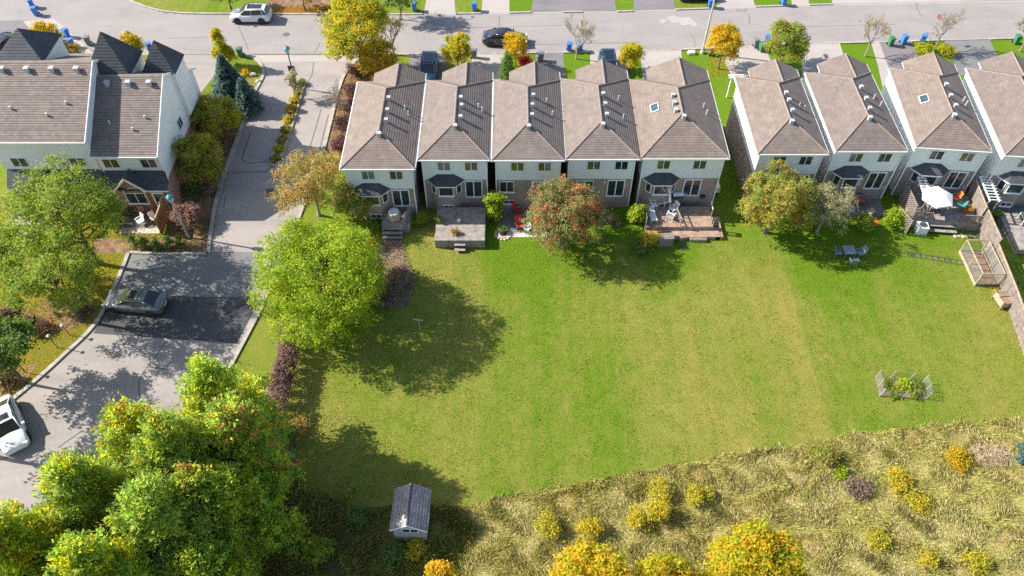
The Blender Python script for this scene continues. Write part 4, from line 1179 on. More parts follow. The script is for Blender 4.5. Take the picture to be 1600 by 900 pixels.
tree('dark bushy tree at the top edge left of the white car', (-31.84, 79.9), 2.4, 2.0, 1.9, 'dgreen', 3200, .24, group=ST, clump=.4)

spruce('blue spruce beside the end townhouse', (-27.6, 63.08), 5.4, 2.5, n=17000, group='blue spruces')
spruce('smaller blue spruce pressed against the larger one', (-25.9, 61.67), 3.6, 1.5, n=7000, group='blue spruces')
spruce('blue spruce cut by the right edge at the meadow', (35.07, 24.29), 3.4, .85, n=3600, group='blue spruces')
tree('pointed dark green cedar before the third house', (-0.45, 66.49), 1.5, .8, 1.7, 'dgreen', 3000, .18, name='cedar_tree', group=ST, clump=.3, lobes=[(0, 0, 1.0, .8, .8, 1.0), (0, 0, 2.0, .55, .55, 1.1), (0, 0, 2.8, .3, .3, .8)], low=-.9)

# ---- shrubs and hedges
def hedge(label, pts, w, h, pal, n, leaf=.15, group=None):
    lb = []
    L = [Vector(p) for p in pts]; tot = sum((L[i + 1] - L[i]).length for i in range(len(L) - 1))
    k = max(3, int(tot / (w * .5))); o = L[0]
    rng = random.Random(n)
    for i in range(k):
        s = tot * i / (k - 1); j = 0
        while j < len(L) - 2 and s > (L[j + 1] - L[j]).length:
            s -= (L[j + 1] - L[j]).length; j += 1
        p = L[j].lerp(L[j + 1], min(1, s / max(1e-6, (L[j + 1] - L[j]).length)))
        lb.append((p.x - o.x + rng.uniform(-.1, .1), p.y - o.y, h * .5, w * .5 * rng.uniform(.85, 1.15), w * .55, h * .5 * rng.uniform(.85, 1.12)))
    return shrub(label, o, w, h, pal, n, leaf, 'hedge', 'hedge', group, lobes=lb, clump=.24)
hedge('clipped purple hedge running down from the big maple', [(-16.64, 33.93), (-16.56, 31.61), (-16.54, 29.95), (-16.56, 28.08)], 1.6, 2.0, 'mauve', 13000, .13)
shrub('purple leaved shrub nearest the street, left of the first house', (-16.15, 67.51), .9, 1.3, 'purple', 1500, group='purple shrubs by the first house')
shrub('second purple shrub down from the street by the first house', (-16.13, 64.31), .9, 1.2, 'purple', 1500, group='purple shrubs by the first house')
shrub('third purple shrub down from the street by the first house', (-16.21, 61.47), .95, 1.3, 'purple', 1600, group='purple shrubs by the first house')
shrub('fourth purple shrub down from the street by the first house', (-16.22, 58.75), 1.0, 1.3, 'purple', 1700, group='purple shrubs by the first house')
shrub('lowest purple shrub in the row by the first house', (-16.2, 55.98), 1.0, 1.3, 'purple', 1700, group='purple shrubs by the first house')
shrub('dark green shrub at the top of the purple row', (-15.57, 68.17), .7, 1.2, 'dgreen', 1000)
shrub('rounded pink and cream shrub beside the lamp post', (-27.68, 46.2), 1.35, 2.2, 'pinkish', 3600, clump=.28)
tree('olive tree right of the end townhouse, below the spruce', (-27.71, 57.75), 2.2, 2.3, 2.1, 'ygreen', 6500, .2, extra=('autumn', .6), clump=.38, shell=.4)
tree('olive tree leaning on the townhouse gable wall', (-27.59, 51.85), 2.4, 2.0, 2.5, 'russet', 6400, .2, extra=('ygreen', .5), clump=.38, shell=.4)
shrub('olive shrub between the two olive trees by the gable wall', (-28.48, 56.7), 1.0, 1.3, 'russet', 1800)
shrub('green shrub at the spruce foot beside the drive', (-26.77, 60.49), .8, .9, 'green', 1200)
shrub('low rusty shrub at the drive kerb above the pink shrub', (-27.03, 50.3), .8, .8, 'brownbrush', 1200)
shrub('dark shrub under the olive trees', (-28.64, 50.3), .8, 1.0, 'dgreen', 1200)
CD = 'row of small cedars'
for lab, at, hh in (('leftmost of the small cedars in the row below the patio', (-31.66, 43.69), 1.45), ('second small cedar from the left in the row', (-30.72, 43.61), 1.3), ('middle one of the small cedars in the row', (-29.71, 43.47), 1.2), ('second small cedar from the right in the row', (-28.62, 43.61), 1.35), ('rightmost small cedar, next to the lamp post', (-27.77, 43.83), 1.15)):
    shrub(lab, at, .42, hh, 'dgreen', 900, .12, 'cedar_shrub', 'cedar', CD, lobes=[(0, 0, hh * .3, .42, .42, hh * .35), (0, 0, hh * .6, .3, .3, hh * .35), (0, 0, hh * .85, .16, .16, hh * .28)], clump=.16)
shrub('purple bush on the lawn at the left edge', (-38.66, 35.68), 1.05, 1.5, 'purple', 2000)
shrub('low mauve shrub right of the purple bush', (-36.2, 34.95), .8, .8, 'purple', 900)
shrub('small rusty shrub at the base of the lawn tree', (-33.78, 36.8), .7, .6, 'pinkish', 700)
shrub('dark shrub under the left edge tree', (-36.88, 30.33), .9, .9, 'purple', 1100)
shrub('bright red bush before the third house', (1.21, 69.06), .85, 1.3, 'red', 1500, .16)
shrub('yellow green bush beside the bare tree and blue bins', (43.63, 71.33), 1.1, 1.1, 'ygreen', 1700, group='yellow front yard bushes')
shrub('yellow green bush at the roof edge right of the bare tree', (46.01, 71.1), .9, 1.0, 'ygreen', 1400, group='yellow front yard bushes')
shrub('leafy vine between the wide deck and the red chairs', (-1.61, 46.74), .75, 2.7, 'maple', 2600, .2, 'climbing_vine', 'vine', lobes=[(0, 0, .6, .6, .6, .7), (.05, 0, 1.5, .65, .6, .8), (.1, .1, 2.4, .7, .6, .6), (.55, .1, 2.6, .4, .4, .4)], clump=.3)
shrub('tall leafy shrub left of the white deck furniture', (10.71, 46.36), .75, 2.3, 'maple', 2200, .18, clump=.28)
shrub('yellow tipped shrub in front of the deck storage box', (11.43, 43.83), .8, 1.5, 'gold', 2200, .16, clump=.26)
shrub('dark green shrub under the yellow tipped one', (10.83, 43.26), .8, 1.1, 'dgreen', 1500, .16)
shrub('leafy bush right of the striped mats', (32.75, 46.36), .9, 1.7, 'maple', 2400, .18, clump=.3)
shrub('green bush left of the striped mats', (30.03, 45.9), .85, 1.4, 'green', 1800, .18, clump=.3)
shrub('weedy plant beside the small steps of the first house', (-8.82, 46.2), .6, .8, 'green', 900, .15)
shrub('weedy plant at the corner of the wide deck', (-7.73, 46.36), .5, 1.0, 'maple', 800, .15)
shrub('low plant in front of the wide deck', (-5.96, 44.42), .5, .45, 'gold', 420, .12)
shrub('green shrub below the first house bay window', (-11.93, 45.9), .7, .8, 'green', 1100, .16)
shrub('round tuft of yellow lettuce inside the fenced bed', (28.56, 30.0), .45, .5, 'maple', 600, .14, 'garden_plant', 'plant')
shrub('low leafy plant at the bottom of the fenced bed', (29.13, 29.3), .4, .35, 'green', 400, .12, 'garden_plant', 'plant')
shrub('dry brown shrub in the bed right of the big maple', (-9.24, 39.92), 1.5, .9, 'brownbrush', 3600, .13, clump=.3, shell=.3)
shrub('smaller dry shrub at the lower end of the bed by the maple', (-9.77, 37.95), 1.0, .7, 'brownbrush', 1800, .13, clump=.3, shell=.3)
shrub('grey shrub at the berry tree foot', (8.2, 46.74), .7, 1.0, 'greyg', 1100, .15)
# clumps on the planted strip
for k, (lab, at, pal) in enumerate((('green grass clump at the top of the planted strip', (-21.5, 65.89), 'green'), ('yellow clump second from the top of the planted strip', (-21.66, 64.52), 'gold'), ('yellow clump third from the top of the planted strip', (-21.66, 63.08), 'gold'), ('golden clump in the middle of the planted strip', (-21.73, 61.67), 'yellow'), ('golden clump below the middle of the planted strip', (-21.78, 60.19), 'gold'), ('olive clump fourth from the bottom of the planted strip', (-21.81, 58.66), 'russet'), ('olive clump third from the bottom of the planted strip', (-21.86, 57.26), 'russet'), ('olive clump second from the bottom of the planted strip', (-21.9, 55.89), 'gold'), ('lowest clump on the planted strip', (-22.01, 54.55), 'russet'))):
    shrub(lab, at, .55, .55, pal, 620, .16, 'ornamental_grass', 'grass clump', 'grass clumps on the planted strip', stems=False, clump=.22)
# goldenrod and brush in the meadow
GR = 'golden bushes in the meadow'
for lab, at, r_, h_, pal in (
        ('leftmost golden bush above the meadow centre', (2.27, 19.33), .85, 1.3, 'gold'), ('golden bush second from the left in the meadow', (4.89, 19.17), .85, 1.2, 'gold'),
        ('larger golden bush left part of the meadow cluster', (7.89, 19.93), .7, 1.2, 'gold'), ('larger golden bush right part of the meadow cluster', (9.24, 20.1), .9, 1.4, 'gold'),
        ('golden bush at the upper end of the meadow cluster', (9.6, 21.78), .8, 1.1, 'gold'), ('golden bush right of the meadow cluster', (11.92, 21.33), .7, 1.1, 'gold'),
        ('tiny golden bush next to the rightmost of the cluster', (12.92, 21.51), .35, .6, 'gold'),
        ('bright yellow bush near the pale brush heap', (30.28, 24.0), 1.0, .8, 'yellow'), ('olive bush at the lawn edge of the meadow', (21.17, 24.19), 1.0, 1.2, 'russet'),
        ('low yellow green weeds in the right meadow', (25.92, 22.46), 1.0, .5, 'gold'), ('low green weeds below the others in the right meadow', (26.76, 21.11), .9, .4, 'gold'),
        ('small golden weeds near the bottom right', (23.26, 18.54), .8, .6, 'gold'), ('small yellow bush at the bottom right', (25.99, 17.19), .6, .7, 'gold'), ('yellow green bush at the bottom right edge', (28.98, 17.03), .8, .6, 'gold'),
        ('purple brown brush in the right meadow', (23.01, 22.01), .9, .5, 'brownbrush'), ('grassy yellow tuft left of the purple brush', (22.18, 23.06), .5, .4, 'maple'),
        ('yellow shrub right of the shed, at the bottom', (-6.07, 17.84), .8, .8, 'gold'), ('dark green shrub below the shed', (-7.56, 17.43), .9, .9, 'dgreen'),
        ('dark shrub left of the shed', (-9.97, 19.93), .9, .7, 'dgreen'), ('green shrub under the wood at the bottom', (-12.13, 17.84), 1.0, .9, 'green'), ('rusty shrub at the wood edge near the lawn', (-14.85, 26.64), .8, .8, 'autumn'),
        ('dark shrub at the wood edge under the hedge', (-15.64, 25.55), .9, 1.0, 'dgreen'), ('low olive shrub above the shed', (-11.05, 21.78), .6, .4, 'russet')):
    shrub(lab, at, r_, h_, pal, int(1500 * r_ * r_) + 300, .13, 'meadow_shrub', 'bush', GR if pal == 'gold' else None, clump=.34, shell=.3)

# ---- meadow grass: nobody could count it
def in_poly(x, y, poly):
    c = np.zeros(len(x), bool); n = len(poly); j = n - 1
    for i in range(n):
        xi, yi = poly[i]; xj, yj = poly[j]
        m_ = ((yi > y) != (yj > y)) & (x < (xj - xi) * (y - yi) / (yj - yi + 1e-12) + xi)
        c ^= m_; j = i
    return c

def blades(name, poly, n, ln, wd, pal, seed, lean=.6, m='grass_blade', kind='stuff', label=None, cat=None, coherent=True, thin=None):
    rng = np.random.default_rng(seed)
    poly = [tuple(p) for p in poly]; xs = [p[0] for p in poly]; ys = [p[1] for p in poly]
    x = rng.uniform(min(xs), max(xs), n * 2); y = rng.uniform(min(ys), max(ys), n * 2)
    k = in_poly(x, y, poly)
    x, y = x[k][:n], y[k][:n]
    if thin is not None:
        k = thin(x, y, rng); x, y = x[k], y[k]
    n = len(x)
    f1 = np.sin(x * .9 + np.sin(y * .7) * 2) + np.sin(y * 1.3 + np.sin(x * .5) * 2.2)
    f2 = np.sin(x * 2.1 + 3 + np.sin(y * 1.9)) + np.sin(y * 2.6 + np.sin(x * 1.7) * 1.5)
    ang = (f1 * 1.3 + f2 * .9 if coherent else 0) + rng.normal(size=n) * (.55 if coherent else 3)
    L = ln * rng.uniform(.5, 1.3, n) * (1 + .22 * f2)
    le = np.clip(lean + .1 * f1 + rng.normal(size=n) * .22, .05, 1.42)
    d = np.stack([np.cos(ang) * np.sin(le), np.sin(ang) * np.sin(le), np.cos(le)], 1)
    base = np.stack([x, y, np.zeros(n)], 1)
    side = unit(np.cross(d, rng.normal(size=(n, 3)))) * (wd * rng.uniform(.6, 1.4, n))[:, None]
    tip = base + d * L[:, None]; tip[:, 2] = np.maximum(tip[:, 2] - .12 * L * np.sin(le), .03)
    mid = base + d * (L * .55)[:, None]; mid[:, 2] += .05 * L
    v = np.stack([base - side, base + side, mid + side * .8, tip], 1)
    P = np.array(PAL[pal]); pi = np.clip(((f1 + f2 + 4) / 8 * len(P) + rng.normal(size=n) * 1.1).astype(int), 0, len(P) - 1)
    c = P[pi] * rng.uniform(.75, 1.2, (n, 1))
    o = bpy.data.objects.new(name, cloud_mesh(name, v, 4, np.clip(c, 0, 1), m)); C.objects.link(o)
    o['kind'] = kind
    if label: o['label'] = label
    if cat: o['category'] = cat
    return o
MEADOW = [(-8.36, 20.45), (-2.94, 20.98), (0.0, 21.51), (3.42, 22.23), (6.9, 23.01), (10.43, 23.62), (13.12, 24.19), (17.64, 24.91), (24.16, 26.14), (28.84, 26.75), (36.24, 27.2), (41.85, 27.56), (37.49, 15.16), (-9.37, 15.16)]
blades('meadow_grass', MEADOW, 280000, .28, .012, 'straw', 5, 1.08, label='tall straw coloured meadow grass lying in swirls', cat='grass')
blades('meadow_edge', [(-8.37, 20.54), (-2.95, 21.07), (0.0, 21.6), (3.42, 22.32), (6.91, 23.11), (10.44, 23.72), (13.14, 24.29), (17.66, 25.01), (24.19, 26.24), (28.87, 26.85), (36.28, 27.31), (41.89, 27.67), (41.6, 27.05), (36.01, 26.64), (28.64, 26.14), (24.0, 25.55), (17.53, 24.38), (13.04, 23.67), (10.36, 23.11), (6.86, 22.51), (3.4, 21.74), (0.0, 21.02), (-2.93, 20.45), (-8.31, 19.93)], 40000, .36, .014, 'straw', 6, .95, label='bent brown grass along the mown lawn edge', cat='grass')
LAWN = [(-14.41, 32.47), (-10.59, 41.98), (-8.16, 44.71), (-5.41, 44.12), (43.02, 44.86), (38.43, 28.08), (36.13, 26.95), (28.77, 26.54), (24.08, 25.84), (17.58, 24.62), (10.39, 23.34), (3.41, 21.96), (-2.94, 20.8), (-6.72, 20.89), (-13.67, 22.23), (-15.1, 28.08)]
blades('lawn_tufts', LAWN, 120000, .085, .016, 'lawn', 7, .7, coherent=False, label='short mown lawn grass behind the houses', cat='grass')
blades('brush_grass', [(-15.91, 25.06), (-14.1, 22.23), (-10.09, 20.89), (-2.73, 20.8), (-2.36, 18.33), (-3.92, 15.35), (-19.58, 15.35), (-16.72, 20.45)], 26000, .4, .022, 'russet', 8, .8, label='rank shaded grass around the shed', cat='grass')
blades('yard_grass', [(-48.18, 47.9), (-31.33, 47.74), (-29.91, 44.71), (-35.37, 44.78), (-35.34, 42.97), (-32.17, 42.9), (-32.17, 39.92), (-32.47, 35.74), (-33.87, 32.75), (-35.29, 30.22), (-38.44, 26.04)], 45000, .10, .02, 'gold', 9, .7, coherent=False, label='yellowing grass of the townhouse lawn', cat='grass')

def litter(name, poly, n, pal, seed, label, size=.1):
    rng = np.random.default_rng(seed)
    xs = [p[0] for p in poly]; ys = [p[1] for p in poly]
    x = rng.uniform(min(xs), max(xs), n * 3); y = rng.uniform(min(ys), max(ys), n * 3)
    k = in_poly(x, y, poly); x = x[k][:n]; y = y[k][:n]; n = len(x)
    pos = np.stack([x, y, rng.uniform(.02, .06, n)], 1)
    nn = unit(np.array([0, 0, 1.]) + rng.normal(size=(n, 3)) * .35); tt = unit(np.cross(nn, rng.normal(size=(n, 3)))); bb = np.cross(nn, tt)
    s = (size * rng.uniform(.5, 1.2, n))[:, None] * .5
    v = np.stack([pos - tt * s, pos + bb * s * .7, pos + tt * s, pos - bb * s * .7], 1)
    P = np.array(PAL[pal]); c = P[rng.integers(0, len(P), n)] * rng.uniform(.7, 1.2, (n, 1))
    o = bpy.data.objects.new(name, cloud_mesh(name, v, 4, c, 'leaf')); C.objects.link(o)
    o['kind'] = 'stuff'; o['label'] = label; o['category'] = 'leaves'
    return o
litter('fallen_leaves', [(-27.37, 78.74), (-19.8, 78.74), (-20.06, 80.51), (-27.72, 80.51)], 2600, 'orange', 21, 'orange fallen leaves along the far kerb right of the white car', .14)
litter('fallen_leaves', [(-39.3, 78.94), (-27.3, 78.42), (-27.43, 79.07), (-38.98, 79.59), (-43.81, 81.85)], 700, 'autumn', 22, 'brown fallen leaves in the far gutter', .12)
litter('fallen_leaves', [(-30.14, 47.9), (-30.56, 57.72), (-28.99, 64.1), (-26.41, 62.57), (-26.46, 53.24), (-25.24, 43.4), (-31.9, 43.26), (-33.52, 44.12)], 6000, 'autumn', 23, 'brown fallen leaves on the bed along the drive', .13)
litter('fallen_leaves', [(-15.6, 70.64), (-13.54, 70.41), (-12.86, 66.42), (-15.59, 63.08), (-15.56, 53.5), (-16.97, 53.5), (-17.36, 66.21)], 3000, 'orange', 24, 'orange fallen leaves on the bed beside the first house', .12)
litter('fallen_leaves', [(20.79, 71.33), (23.18, 71.33), (22.6, 67.29), (20.48, 67.29)], 700, 'orange', 25, 'orange fallen leaves under the tree by the street light', .12)

litter('fallen_leaves', [(-11.2, 42.68), (-2.08, 39.92), (-1.44, 32.47), (-7.5, 30.22), (-13.13, 33.63)], 900, 'autumn', 26, 'dry leaves scattered on the lawn in the maple shade', .1)
litter('fallen_leaves', [(3.27, 44.86), (10.81, 44.12), (10.9, 39.92), (3.61, 39.26)], 500, 'berry', 27, 'dry leaves scattered under the berry tree', .1)
litter('fallen_leaves', [(-17.39, 28.08), (-10.92, 27.56), (-4.7, 22.23), (-10.09, 20.89), (-14.95, 22.23)], 2600, 'autumn', 28, 'brown leaves scattered on the grass beside the wood', .12)
litter('fallen_leaves', [(-6.8, 71.04), (17.79, 71.8), (17.84, 72.15), (-6.82, 71.39)], 260, 'autumn', 29, 'dry leaves in the near gutter of the street', .12)
litter('fallen_leaves', [(-25.42, 43.26), (-26.07, 48.69), (-26.24, 52.81), (-25.89, 52.81), (-25.74, 48.69), (-24.99, 43.26)], 260, 'autumn', 30, 'dry leaves along the drive kerb', .12)

litter('fallen_leaves', [(-10.98, 44.71), (-9.3, 44.71), (-7.78, 39.92), (-8.1, 37.44), (-10.61, 37.31), (-11.75, 40.6)], 2200, 'brownbrush', 31, 'pale dry leaves on the bed below the small landing', .14)

for lab, at in (('weedy green tuft at the left end of the fenced plot', (27.3, 30.0)), ('weedy tuft at the right end of the fenced plot', (29.64, 30.0)), ('low weeds along the near edge of the fenced plot', (27.75, 29.35))):
    shrub(lab, at, .5, .3, 'green', 420, .12, 'garden_plant', 'plant')

# ================================================================ vehicles
def loft(mb, rings):
    n0 = len(mb.v); k = len(rings[0])
    for r_ in rings:
        mb.v += [tuple(p) for p in r_]
    for i in range(len(rings) - 1):
        for j in range(k):
            a = n0 + i * k + j; b = n0 + i * k + (j + 1) % k
            mb.f.append((a, b, b + k, a + k))
    mb.f.append(tuple(n0 + k - 1 - j for j in range(k))); mb.f.append(tuple(n0 + (len(rings) - 1) * k + j for j in range(k)))

def car(label, at, rz, paint, kind='sedan', L=4.8, W=1.84, name='car', group='parked cars'):
    t = thing(name, label, 'car', (at[0], at[1], .016), rz, group)
    hw = W / 2
    if kind == 'sedan':
        st = [(-.5, .74, .42, .72), (-.485, .88, .30, .90), (-.44, .96, .24, .98), (-.36, .99, .2, 1.0), (-.1, 1, .19, .97), (.12, 1, .19, .94), (.21, .99, .19, .93), (.33, .97, .2, .86), (.43, .93, .22, .76), (.475, .84, .26, .66), (.5, .66, .34, .54)]
        gb = (-.40, .235, .99, .93); gt = (-.215, .055, 1.42); tw = .70
        wx = (.31, -.30)
    else:
        st = [(-.5, .78, .45, .85), (-.49, .90, .34, 1.05), (-.45, .97, .27, 1.08), (-.36, 1, .24, 1.06), (-.1, 1, .23, 1.03), (.12, 1, .23, 1.02), (.22, .99, .23, 1.02), (.34, .97, .24, .97), (.44, .93, .26, .88), (.48, .84, .32, .75), (.5, .68, .4, .62)]
        gb = (-.475, .25, 1.07, 1.02); gt = (-.38, .06, 1.62); tw = .74
        wx = (.30, -.29)
    rings = []
    for fx, fw, zl, zb in st:
        x = fx * L; w = hw * fw; zm = zl + (zb - zl) * .62
        rings.append([(x, -w * .9, zl), (x, -w, zl + .14), (x, -w, zm), (x, -w * .95, zb - .04), (x, -w * .82, zb + .005), (x, 0, zb + .035), (x, w * .82, zb + .005), (x, w * .95, zb - .04), (x, w, zm), (x, w, zl + .14), (x, w * .9, zl)])
    mb = MB(); loft(mb, rings)
    body = mb.build('body', paint, t, True)
    ty = hw * tw; by = hw * .86
    xr0, xf0, zr0, zf0 = gb[0] * L, gb[1] * L, gb[2], gb[3]; xr1, xf1, zt = gt[0] * L, gt[1] * L, gt[2]
    B = [(xr0, -by * .92, zr0), (xf0, -by * .95, zf0), (xf0, by * .95, zf0), (xr0, by * .92, zr0)]
    T = [(xr1, -ty * .95, zt - .03), (xf1, -ty, zt - .02), (xf1, ty, zt - .02), (xr1, ty * .95, zt - .03)]
    g = MB()
    g.poly([B[1], B[2], T[2], T[1]]).poly([B[3], B[0], T[0], T[3]]).poly([B[0], B[1], T[1], T[0]]).poly([B[2], B[3], T[3], T[2]])
    g.build('windows', 'car_glass', t)
    rf = MB(); nx, ny = 6, 4; grid = []
    for i in range(nx + 1):
        row = []
        for j in range(ny + 1):
            u = i / nx; v_ = j / ny * 2 - 1
            x = xr1 - .08 + (xf1 - xr1 + .16) * u
            y = ty * 1.02 * v_
            row.append((x, y, zt + .045 * (1 - v_ * v_) * (1 - (2 * u - 1) ** 4) - .012 * abs(v_) - (.03 if i in (0, nx) else 0)))
        grid.append(row)
    for i in range(nx):
        for j in range(ny):
            rf.poly([grid[i][j], grid[i + 1][j], grid[i + 1][j + 1], grid[i][j + 1]])
    rf.build('roof', paint, t, True)
    sr = MB().box(xr1 + (xf1 - xr1) * (.55 if kind == 'sedan' else .15), xf1 - .12, -ty * .62, ty * .62, zt + .03, zt + .056).build('sunroof', 'car_glass', t)
    for a, b in zip(B, T):
        MB().tube(a, (b[0], b[1], b[2] + .01), .05, .045, 6).build('pillar', paint, t, True)
    for s in (-1, 1):
        xm0 = xr0 * .15 + xf0 * .1
        MB().tube((xm0 - .05, s * by * .955, zf0), (xm0 - .12, s * ty * .995, zt - .01), .035, n=6).build('pillar', paint, t, True)
        MB().tube((xr1, s * ty * .97, zt - .01), (xf1, s * ty * 1.0, zt - .01), .04, n=6).build('roof_edge', paint, t, True)
        if kind != 'sedan':
            MB().tube((xr0 * .72, s * by * .95, zr0), (xr1 * .86, s * ty * .97, zt - .02), .05, n=6).build('pillar', paint, t, True)
    wr = .335 if kind == 'sedan' else .37
    ty_me = MB().lathe([(wr * .62, -.1), (wr * .96, -.1), (wr, -.06), (wr, .06), (wr * .96, .1), (wr * .62, .1)], 18).data('wheel', 'black')
    rim = MB().lathe([(.02, .07), (wr * .2, .085), (wr * .6, .075), (wr * .64, .102), (wr * .64, -.05), (.02, -.05)], 14).data('rim', 'rim')
    arch = MB().lathe([(wr * 1.14, -.03), (wr * 1.14, .012), (wr * .3, .012)], 18).data('wheel_arch', 'black')
    for fx in wx:
        for s in (-1, 1):
            w = inst('wheel', ty_me, t, (fx * L, s * (hw - .1), wr), (R(-90) * s, 0, 0))
            inst('rim', rim, w)
            inst('wheel_arch', arch, t, (fx * L, s * (hw - .005), wr + .02), (R(-90) * s, 0, 0))
    for s in (-1, 1):
        zq = .80 if kind == 'sedan' else .92
        MB().obox((-.478 * L, s * hw * .68, zq), .14, hw * .36, .16, rz=s * .25).build('tail_light', 'tail', t)
        MB().obox((.462 * L, s * hw * .66, .66 if kind == 'sedan' else .78), .2, hw * .36, .12, rz=-s * .3).build('headlight', 'headlamp', t)
        MB().obox((xf0 - .28, s * (hw + .07), zf0 + .08), .16, .2, .13).build('mirror', paint, t)
        for q in (-.02, -.2):
            MB().obox((q * L, s * (hw * .985), .74 if kind == 'sedan' else .82), .2, .03, .03).build('handle', 'rim', t)
        if kind != 'sedan':
            MB().tube((xr1 + .1, s * ty * .9, zt + .06), (xf1 - .1, s * ty * .93, zt + .06), .02, n=6).build('roof_rail', 'dark_metal', t)
    MB().obox((-.497 * L, 0, .62), .03, .5, .12).build('number_plate', 'white', t)
    MB().obox((.488 * L, 0, .42), .05, hw * 1.0, .12).build('grille', 'black', t)
    MB().box(-.44 * L, .44 * L, -hw * .9, hw * .9, .14, .3).build('underbody', 'black', t)
    return t
car('white crossover parked along the far kerb', (-29.0, 77.75), R(180), 'car_white', 'suv', 4.5)
car('black sedan on the street beside the golden tree', (-.75, 73.3), R(-3), 'car_black', 'sedan', 4.85)
car('dark grey sedan parked nose to the lawn at the left', (-29.55, 37.45), R(174), 'car_grey', 'sedan', 4.9)
car('white car cut by the left edge, nose towards the wood', (-35.1, 26.55), R(-54), 'car_white', 'sedan', 4.7)
car('dark blue wagon in the first driveway, tail to the street', (-8.61, 67.59), R(-91), 'car_blue', 'suv', 4.8)
car('dark blue car half hidden by the fourth house roof', (9.97, 68.14), R(-90), 'car_blue', 'suv', 4.5)
car('dark car before the leftmost gable', (-53.78, 72.55), R(62), 'car_black', 'sedan', 4.7)
car('car just over the top edge on a far driveway', (21.32, 82.22), R(2), 'car_black', 'sedan', 4.7)

# ================================================================ street furniture
def bin_proto(m, label):
    t = thing('wheeled_bin', label, 'bin', (0, 0, 0), 0, 'wheeled bins')
    b = MB(); k = [(-.24, -.28), (.24, -.28), (.24, .26), (-.24, .26)]
    n = len(b.v)
    for z, s in ((.06, .82), (.92, 1.06)):
        b.v += [(x * s, y * s, z) for x, y in k]
    b.f += [(3, 2, 1, 0), (4, 5, 6, 7), (0, 1, 5, 4), (1, 2, 6, 5), (2, 3, 7, 6), (3, 0, 4, 7)]
    b.build('body', m, t)
    l = MB().box(-.29, .29, -.34, .30, .925, .965); l.prism([(-.24, -.28), (.24, -.28), (.24, .22), (-.24, .22)], .965, 1.02)
    l.build('lid', m, t)
    MB().tube((-.24, .36, .93), (.24, .36, .93), .02, n=6).tube((-.2, .28, .9), (-.2, .36, .93), .018, n=6).tube((.2, .28, .9), (.2, .36, .93), .018, n=6).build('handle', m, t)
    wm = MB().lathe([(.12, -.03), (.12, .03)], 12).data('wheel', 'black')
    for s in (-1, 1):
        inst('wheel', wm, t, (s * .25, .26, .12), (0, R(90), 0))
    return t
protos = {}
for lab, at, m, rz in (
        ('blue bin at the kerb left of its neighbour, lid upright', (42.18, 73.22), 'blue', 10), ('blue bin next to the bare tree by the kerb', (44.3, 73.33), 'blue', -25),
        ('green bin standing left of the two blue bins', (40.69, 72.86), 'green_bin', 5), ('green bin on the driveway by the olive tree', (26.61, 71.8), 'green_bin', 15),
        ('blue bin half behind the olive tree', (27.52, 73.22), 'blue', -40), ('small grey bin beside the green one on the driveway', (26.14, 72.5), 'grey_bin', 0),
        ('blue bin in the shade at the far driveway', (-11.01, 79.59), 'blue', 0), ('blue bin on the far grass strip in the sun', (-4.2, 79.59), 'blue', -8),
        ('blue bin at the far kerb by the street light', (22.49, 80.25), 'blue', 4), ('blue bin at the far kerb towards the right', (30.91, 80.78), 'blue', 12),
        ('green bin on the grass island by the corner', (-28.74, 70.87), 'green_bin', 0), ('blue bin seen between the pointed gables', (-38.59, 71.8), 'blue', 30),
        ('dark bin beside the red bush', (3.04, 70.07), 'grey_bin', 90), ('pale blue bin left inside the bare tree', (6.09, 71.8), 'blue', 0),
        ('pale blue bin right inside the bare tree', (7.18, 71.8), 'blue', 20), ('green bin at the right edge of the street', (54.35, 73.22), 'green_bin', 0),
        ('grey bin left of the small yellow green tree', (-7.22, 71.22), 'grey_bin', 0), ('dark bin right of the small yellow green tree', (-4.0, 70.64), 'grey_bin', 80),
        ('blue bin nearest the top left corner', (-54.45, 80.25), 'blue', 30), ('blue bin right below the one in the top left corner', (-53.41, 78.68), 'blue', 10),
        ('blue bin lying near the left yellow tree', (-48.42, 74.42), 'blue', 60), ('pale blue bin right of the left yellow tree', (-47.19, 72.5), 'blue', -30), ('dark bin at the foot of the pointed gable', (-45.56, 72.98), 'grey_bin', 15)):
    if m not in protos:
        protos[m] = bin_proto(m, lab); o = protos[m]
    else:
        o = copy_tree(protos[m])
    o['label'] = lab; o.location = (at[0], at[1], .014); o.rotation_euler = (0, 0, R(rz))

def lantern(label, at, h, pole='pole', wood=False):
    t = thing('lamp_post', label, 'lamp post', at, 0, 'lantern lamp posts')
    p_ = MB()
    p_.tube((0, 0, 0), (0, 0, .5), .13, .09, 10); p_.tube((0, 0, .5), (0, 0, h - .75), .075 if not wood else .085, .055 if not wood else .075, 10)
    p_.tube((0, 0, h - .8), (0, 0, h - .7), .12, .12, 10)
    p_.build('pole', pole, t)
    MB().lathe([(.10, h - .7), (.22, h - .62), (.27, h - .3), (.24, h - .22)], 8).build('lamp_glass', 'lamp_glass', t)
    MB().lathe([(.32, h - .24), (.30, h - .18), (.14, h - .04), (.05, h), (.04, h + .1), (.005, h + .14)], 8).build('cap', 'teal', t)
    fr = MB()
    for k in range(6):
        a = k * math.pi / 3
        fr.tube((.15 * math.cos(a), .15 * math.sin(a), h - .7), (.28 * math.cos(a), .28 * math.sin(a), h - .24), .022, n=5)
    fr.build('cage', 'teal', t)
    return t
lp = lantern('dark lamp post with teal lantern on the planted strip', (-21.87, 65.36), 4.9)
sgn = MB().box(-.34, .34, -.1, -.07, 2.1, 2.75).build('sign', 'dark_metal', lp)
lantern('pale lamp post with teal lantern beside the brown fence', (-27.48, 44.78), 5.0, 'pole_grey', True)

